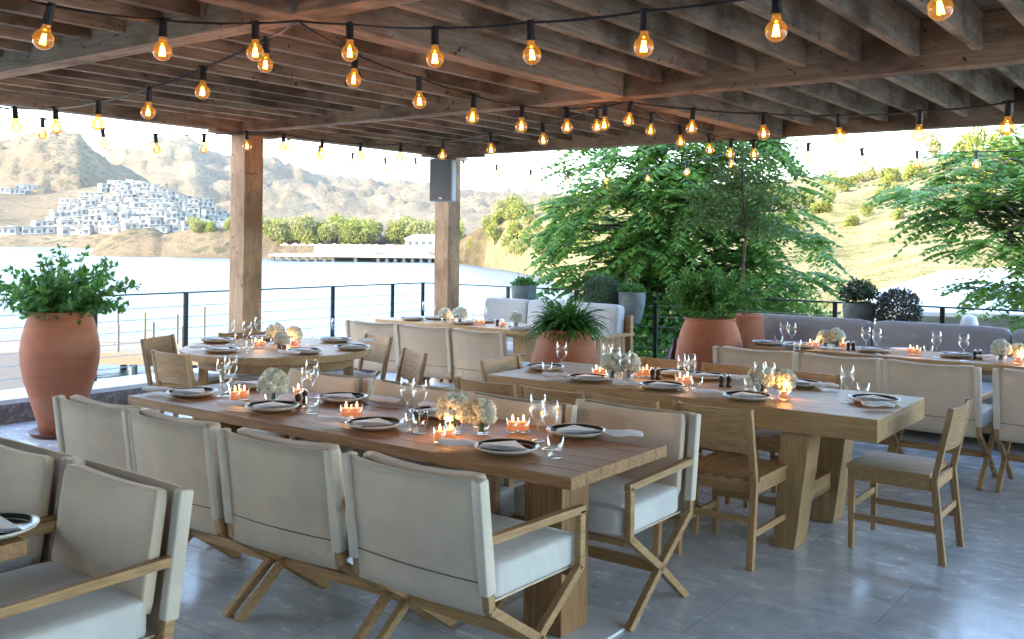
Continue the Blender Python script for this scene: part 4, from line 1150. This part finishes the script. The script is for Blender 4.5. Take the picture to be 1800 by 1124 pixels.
# white canvas pavilion
def pavilion():
    m = plain('white_canvas_roof', (.80, .80, .80), .7, 0, .03, 1)
    a = at(1530, 516, d=17); 
    t = thing('canvas_pavilion', 'low white canvas roofed pavilion beyond the rear railing at the right', 'pavilion')
    P = [at(1512, 520, d=17.5), at(1600, 548, d=14.5), at(1900, 556, d=13.2), at(1930, 530, d=19), at(1655, 476, d=18.5), at(1930, 462, d=17.5)]
    bm = NB(); v = [bm.verts.new(p) for p in P]; lo = [bm.verts.new(p - Vector((0, 0, .06))) for p in P]
    for q in ((0, 1, 4), (1, 2, 5, 4), (0, 4, 5, 3)):
        bm.faces.new([v[i] for i in q]); bm.faces.new([lo[i] for i in q][::-1])
    for i, j in ((0, 1), (1, 2), (3, 0), (2, 5), (5, 3)): bm.faces.new((v[i], v[j], lo[j], lo[i]))
    bmesh.ops.recalc_face_normals(bm, faces=bm.faces); obj('roof', bm, m, t)
    bm = NB()
    A, B_, D_ = P[0], P[1], P[2]
    for a, b in ((A, B_), (B_, D_)):
        a2 = a + (b - a) * .02; b2 = b - (b - a) * .02; dn = Vector((0, 0, -2.6)); inw = Vector((0, .25, -.07))
        vs = [bm.verts.new(q) for q in (a2 + inw, b2 + inw, b2 + inw + dn, a2 + inw + dn)]; bm.faces.new(vs)
        vs2 = [bm.verts.new(q + Vector((0, .15, 0))) for q in (a2 + inw, b2 + inw, b2 + inw + dn, a2 + inw + dn)]; bm.faces.new(vs2[::-1])
        for i in range(4): j = (i + 1) % 4; bm.faces.new((vs[i], vs[j], vs2[j], vs2[i]))
    obj('wall', bm, plain('beige_render', (.52, .49, .42), .8, 0, .1, 2), t)
pavilion()

# ------------------------------------------------------------------ jetty on the left
def jetty():
    wd = wood('weathered_jetty', (.12, .09, .06), (.19, .15, .10), (.27, .22, .155), axis=0, rough=.8)
    t = thing('wooden_jetty', 'weathered wooden jetty on piles with thin posts over the water at the left', 'jetty')
    zd = WZ + 1.0
    a = at(-60, 640, Z=zd); b = at(345, 638, Z=zd)
    a0 = cam2w(-21, 33, zd); b0 = cam2w(-10.3, 33.5, zd)
    u = (b0 - a0).normalized(); v = Vector((-u.y, u.x, 0))
    def bmx(bm, s0, s1, w0, w1, z0, z1):
        vs = bx(bm, s0, s1, w0, w1, z0, z1)
        for q in vs: q.co = a0 + u * q.co.x + v * q.co.y + Vector((0, 0, q.co.z))
    bm = NB()
    for k in range(38): bmx(bm, k * .285, k * .285 + .27, 0, 3.4, -.05, 0)
    obj('deck', bm, wd, t); bm = NB(); bmx(bm, 0, 10.8, -.12, 0, -.38, .02); bmx(bm, 0, 10.8, 3.41, 3.5, -.38, .02); obj('fascia', bm, wd, t)
    for s in (1, 3, 5.2, 6.6, 8.0, 9.2, 10.5):
        for w in (.1, 3.2):
            bm = NB(); p = a0 + u * s + v * w; tube(bm, [(p.x, p.y, zd - 3.5), (p.x, p.y, zd - .06)], .14, 8); obj('pile', bm, plain('wet_pile', (.06, .085, .09), .6) if 'wet_pile' not in bpy.data.materials else bpy.data.materials['wet_pile'], t)
    for s in (5.6, 6.4, 7.4, 8.6, 9.6):
        for w in (.3, 3.1):
            bm = NB(); p = a0 + u * s + v * w; tube(bm, [(p.x, p.y, zd + .02), (p.x, p.y, zd + rnd.uniform(.9, 1.5))], .05, 6); obj('post', bm, wd, t)
    # sun lounger like frame on the deck
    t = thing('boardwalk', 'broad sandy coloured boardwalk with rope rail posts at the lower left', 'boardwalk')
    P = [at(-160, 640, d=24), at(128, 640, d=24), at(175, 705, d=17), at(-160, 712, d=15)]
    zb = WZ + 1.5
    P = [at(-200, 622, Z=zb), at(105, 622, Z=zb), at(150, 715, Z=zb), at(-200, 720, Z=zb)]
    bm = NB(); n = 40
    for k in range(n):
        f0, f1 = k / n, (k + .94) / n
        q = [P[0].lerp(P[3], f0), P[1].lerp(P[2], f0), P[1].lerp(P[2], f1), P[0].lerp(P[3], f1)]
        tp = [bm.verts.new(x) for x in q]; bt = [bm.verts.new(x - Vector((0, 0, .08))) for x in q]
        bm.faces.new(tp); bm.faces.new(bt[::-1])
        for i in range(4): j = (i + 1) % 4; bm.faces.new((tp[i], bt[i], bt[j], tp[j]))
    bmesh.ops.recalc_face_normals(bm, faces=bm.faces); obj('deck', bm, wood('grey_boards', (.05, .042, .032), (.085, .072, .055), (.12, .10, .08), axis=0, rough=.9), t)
    prev = None
    for f in (.02, .16, .32, .5, .7, .92):
        p = P[1].lerp(P[2], f) - Vector((.12, 0, 0)); bm = NB(); tube(bm, [(p.x, p.y, zb - 2), (p.x, p.y, zb + .95)], .045, 6); obj('post', bm, wd, t)
        if prev:
            for dz in (.85, .45):
                bm = NB(); A = prev + Vector((0, 0, dz)); B_ = p + Vector((0, 0, dz)); M_ = (A + B_) / 2 - Vector((0, 0, .12)); tube(bm, [A, M_, B_], .018, 5); obj('rope', bm, wd, t)
        prev = p
jetty()

# ------------------------------------------------------------------ far houses, trees, waterfront
FARWIN = plain('far_window', (.07, .08, .09), .5)
FARWALL = plain('sunlit_white_wall', (.33, .325, .31), .9, 0, .08, .3)
def far_houses():
    protos = []
    for k, (w, dp, h, fl) in enumerate(((4.6, 6, 2.7, 1), (5.2, 6, 4.9, 2), (3.8, 6, 3.0, 1), (8, 7, 3.0, 1))):
        t = thing('white_house', 'x', 'house', (0, 0, 0))
        bm = NB(); bx(bm, -w / 2, w / 2, -dp / 2, dp / 2, -3, h)
        for f in range(fl): bx(bm, -w / 2 - .15, w / 2 + .15, -dp / 2 - 1.1, -dp / 2 - .01, h / fl * (f + 1) - .22, h / fl * (f + 1) - .02)
        obj('wall', bm, FARWALL, t)
        n = (2, 2, 1, 3)[k]
        for f in range(fl):
            for i in range(n):
                x = -w / 2 + (i + .5) * w / n + (.3 if f else -.2); z = h / fl * f + .3
                bm = NB(); ww = (.55, .8, .7, 1.0)[(k + i) % 4]; bx(bm, x - ww, x + ww, -dp / 2 - .06, -dp / 2 - .005, z, z + (1.9 if i % 2 else 1.4)); obj('window', bm, FARWIN, t)
        protos.append([t, False])
    r = random.Random(21); g = 'white terraced houses on the far hillside'
    def put_house(px, py, k, lab, dmin=395):
        d = ground_hit(px, py, dmin, 700, 3)
        if not d: return
        p = at(px, py, d=d); ang = math.atan2(-p.y, -p.x) + math.pi / 2 + r.uniform(-.35, .35)
        pr = protos[k]
        if not pr[1]: pr[1] = True; o = pr[0]; o.location = p; o.rotation_euler = (0, 0, ang); o['label'] = lab; o['group'] = g
        else: dup(pr[0], tuple(p), ang, lab, g)
    y = 326; row = 0
    while y < 413:
        x0 = interp(y, [326, 345, 360, 380, 400, 414], [195, 170, 120, 95, 70, 160]); x1 = interp(y, [326, 340, 355, 372, 390, 414], [255, 295, 345, 385, 415, 418])
        x = x0 + r.uniform(0, 10)
        while x < x1:
            if r.random() < .93: put_house(x, y + r.uniform(-2.5, 2.5), r.choice((0, 0, 1, 2, 2, 3)), 'small white flat roofed house in the dense stepped cluster on the far left hillside')
            x += r.uniform(11, 18)
        y += 6.6; row += 1
    for px in range(-10, 160, 22): put_house(px, 411 + r.uniform(-2, 1), 3, 'low white house in the row at the foot of the far left hill')
    for px in (8, 30, 52, 5, 40): put_house(px, 332 + r.uniform(-4, 10), 3, 'low white house scattered on the slope left of the stepped cluster')
far_houses()

def far_trees():
    protos = []
    for k in range(3):
        r = random.Random(40 + k); t = thing('shore_tree', 'x', 'tree'); it = []
        lobes = [(Vector((r.uniform(-1.3, 1.3), r.uniform(-1.3, 1.3), r.uniform(2.0, 4.4))), r.uniform(.9, 1.6)) for _ in range(9)]
        for c, q in lobes:
            for _ in range(95):
                d = rv(r); it.append((c + d * q * r.uniform(.75, 1.1), (d + rv(r)).normalized(), (d + rv(r) * .5).normalized(), r.uniform(.35, .6), r.uniform(.3, .5), r.random()))
        bm = NB(); tube(bm, [(0, 0, -1.5), (.1, 0, 1.4), (0, .1, 3)], .22, 7, .1); obj('trunk', bm, BARK, t)
        obj('crown', leaves_mesh('crown', it), LEAF_FAR if k < 2 else LEAF_FAR2, t); protos.append([t, False])
    r = random.Random(99)
    def put_tree(px, py, s, lab, g, dmin=225, k=None, asp=1.0):
        d = ground_hit(px, py, dmin, 400, 1.5)
        if not d or (dmin == 16 and d < 45): return
        if dmin == 16: s *= min(1, d / 150)
        p = at(px, py, d=d); k = r.randrange(3) if k is None else k; pr = protos[k]
        if not pr[1]: pr[1] = True; o = pr[0]; o.location = p; o.rotation_euler = (0, 0, r.uniform(0, 6)); o.scale = (s, s, s * asp); o['label'] = lab; o['group'] = g
        else: dup(pr[0], tuple(p), r.uniform(0, 6), lab, g, (s, s, s * asp))
    for _ in range(62):
        px = r.uniform(475, 800); put_tree(px, r.uniform(417, 436), r.uniform(.75, 1.25), 'bushy sunlit tree in the grove along the far shore', 'trees in the grove along the far shore')
    for _ in range(14):
        px = r.uniform(330, 425); put_tree(px, r.uniform(405, 416), r.uniform(.4, .7), 'small bushy tree on the rocky point across the water', 'small trees on the rocky point')
    for _ in range(16):
        px = r.uniform(-10, 180); put_tree(px, r.uniform(421, 431), r.uniform(.8, 1.3), 'green tree at the water edge below the far left houses', 'trees below the far left houses', 395)
    for _ in range(34):
        px = r.uniform(825, 1010); put_tree(px, r.uniform(375, 455), r.uniform(.4, .8), 'scrubby tree on the sunlit slope right of the second post', 'scrub trees on the slope right of the second post', 30)
    for _ in range(170):
        px = r.uniform(1000, 1830); put_tree(px, interp(px, *RH) + 12 + 165 * r.random() ** 1.3, r.uniform(.28, .60), 'sunlit scrub tree on the bright hillside at the right', 'scrub trees on the bright right hillside', 16)
    for px, py, s, a, lab in ((1640, 292, .42, 1.7, 'slender pale tree, leftmost of the skyline trees on the right hillside'), (1695, 288, .62, 1.0, 'broad rounded pale tree on the skyline of the right hillside'),
            (1765, 280, .62, .8, 'wide low yellow green tree on the skyline near the right edge'), (1532, 322, .3, 1.1, 'small lone tree on the slope below the skyline of the right hillside'),
            (1722, 385, .22, 3.4, 'narrow yellow cypress seen through the leaves at the right')):
        put_tree(px, py, s, lab, 'trees on the skyline of the right hillside', 30, None, a)
far_trees()

def waterfront():
    pale = plain('pale_concrete', (.30, .27, .235), .8, 0, .1, .4)
    t = thing('waterfront_deck', 'long pale bathing deck on dark piles along the far shore', 'deck')
    d = 214; z = WZ + 1.5
    c0 = (472 - 900) / F * d; c1 = (862 - 900) / F * d
    def cb(bm, ca, cb_, d0, d1, z0, z1):
        vs = bx(bm, ca, cb_, d0, d1, z0, z1)
        for q in vs: q.co = cam2w(q.co.x, q.co.y, q.co.z)
    bm = NB(); cb(bm, c0, c1, d, d + 14, z - .5, z); obj('slab', bm, pale, t)
    bm = NB(); cb(bm, c0 + 8, c1, d + 10, d + 22, z + .01, z + 2.2); obj('upper_terrace', bm, pale, t)
    k = c0 + .5
    while k < c1:
        bm = NB(); cb(bm, k, k + .7, d + .5, d + 1.2, WZ - 1, z - .5); obj('pile', bm, DARKWIN, t); k += 1.9 if rnd.random() < .85 else 5
    r = random.Random(3)
    for i in range(22):
        c = c0 + 2 + (c1 - c0 - 4) * (i + r.random() * .7) / 22
        s = thing('sunshade', f'straw sunshade on the bathing deck across the water, {ordn(i, 22)}', 'sunshade', tuple(cam2w(c, d + r.uniform(3, 8), z)), 0, 'sunshades on the far bathing deck')
        bm = NB(); tube(bm, [(0, 0, 0), (0, 0, 2.1)], .06, 5); obj('pole', bm, BARK, s)
        bm = NB(); lathe(bm, [(1.2, 1.9), (.6, 2.25), (0, 2.5)], 10); obj('canopy', bm, plain('straw', (.42, .31, .20), .9) if 'straw' not in bpy.data.materials else bpy.data.materials['straw'], s)
    for px, w, lab in ((748, 9, 'low grey roofed pavilion among the trees on the far shore left of the second post'), (858, 7, 'low grey roofed pavilion on the far shore right of the second post')):
        c = (px - 900) / F * 236; t = thing('shore_house', lab, 'house', tuple(cam2w(c, 236, CH + (horizon(px) - 433) / F * 236)), YAW)
        bm = NB(); bx(bm, -w / 2, w / 2, -3, 3, -2, 1.7); obj('wall', bm, SOAP, t)
        bm = NB(); vs = [bm.verts.new(q) for q in ((-w / 2 - .6, -3.6, 1.7), (w / 2 + .6, -3.6, 1.7), (w / 2 + .6, 3.6, 1.7), (-w / 2 - .6, 3.6, 1.7), (-w / 2 + 2, 0, 2.9), (w / 2 - 2, 0, 2.9))]
        for q in ((0, 1, 5, 4), (1, 2, 5), (2, 3, 4, 5), (3, 0, 4), (3, 2, 1, 0)): bm.faces.new([vs[i] for i in q])
        obj('roof', bm, plain('grey_roof', (.30, .33, .38), .7), t)
        
        for i in range(int(w / 1.7)):
            bm = NB(); bx(bm, -w / 2 + .6 + i * 1.6, -w / 2 + 1.5 + i * 1.6, -3.05, -3.005, .1, 1.2); obj('window', bm, DARKWIN, t)
    for px, h in ((697, 26), (701, 18)):
        p = at(px, 392, d=330); t = thing('mast', 'thin white mast rising above the shore trees, the ' + ('taller' if h > 20 else 'shorter') + ' of two', 'mast', tuple(p - Vector((0, 0, 4))))
        bm = NB(); tube(bm, [(0, 0, 0), (0, 0, 4 + h / F * 330)], .15, 6, .08); obj('pole', bm, WHITEM, t)
waterfront()

def haze():
    bm = NB(); bx(bm, -3200, 3200, -3200, 3200, -8, 215)
    m = bpy.data.materials.new('haze_air'); m.use_nodes = True; nt = m.node_tree
    nt.nodes.remove(nt.nodes['Principled BSDF'])
    v = nt.nodes.new('ShaderNodeVolumePrincipled'); v.inputs['Color'].default_value = (.78, .88, 1, 1); v.inputs['Density'].default_value = .00008
    v.inputs['Anisotropy'].default_value = .2
    nt.links.new(v.outputs[0], nt.nodes['Material Output'].inputs['Volume'])
    o = obj('haze', bm, m); o['kind'] = 'stuff'
haze()
bpy.context.view_layer.update()
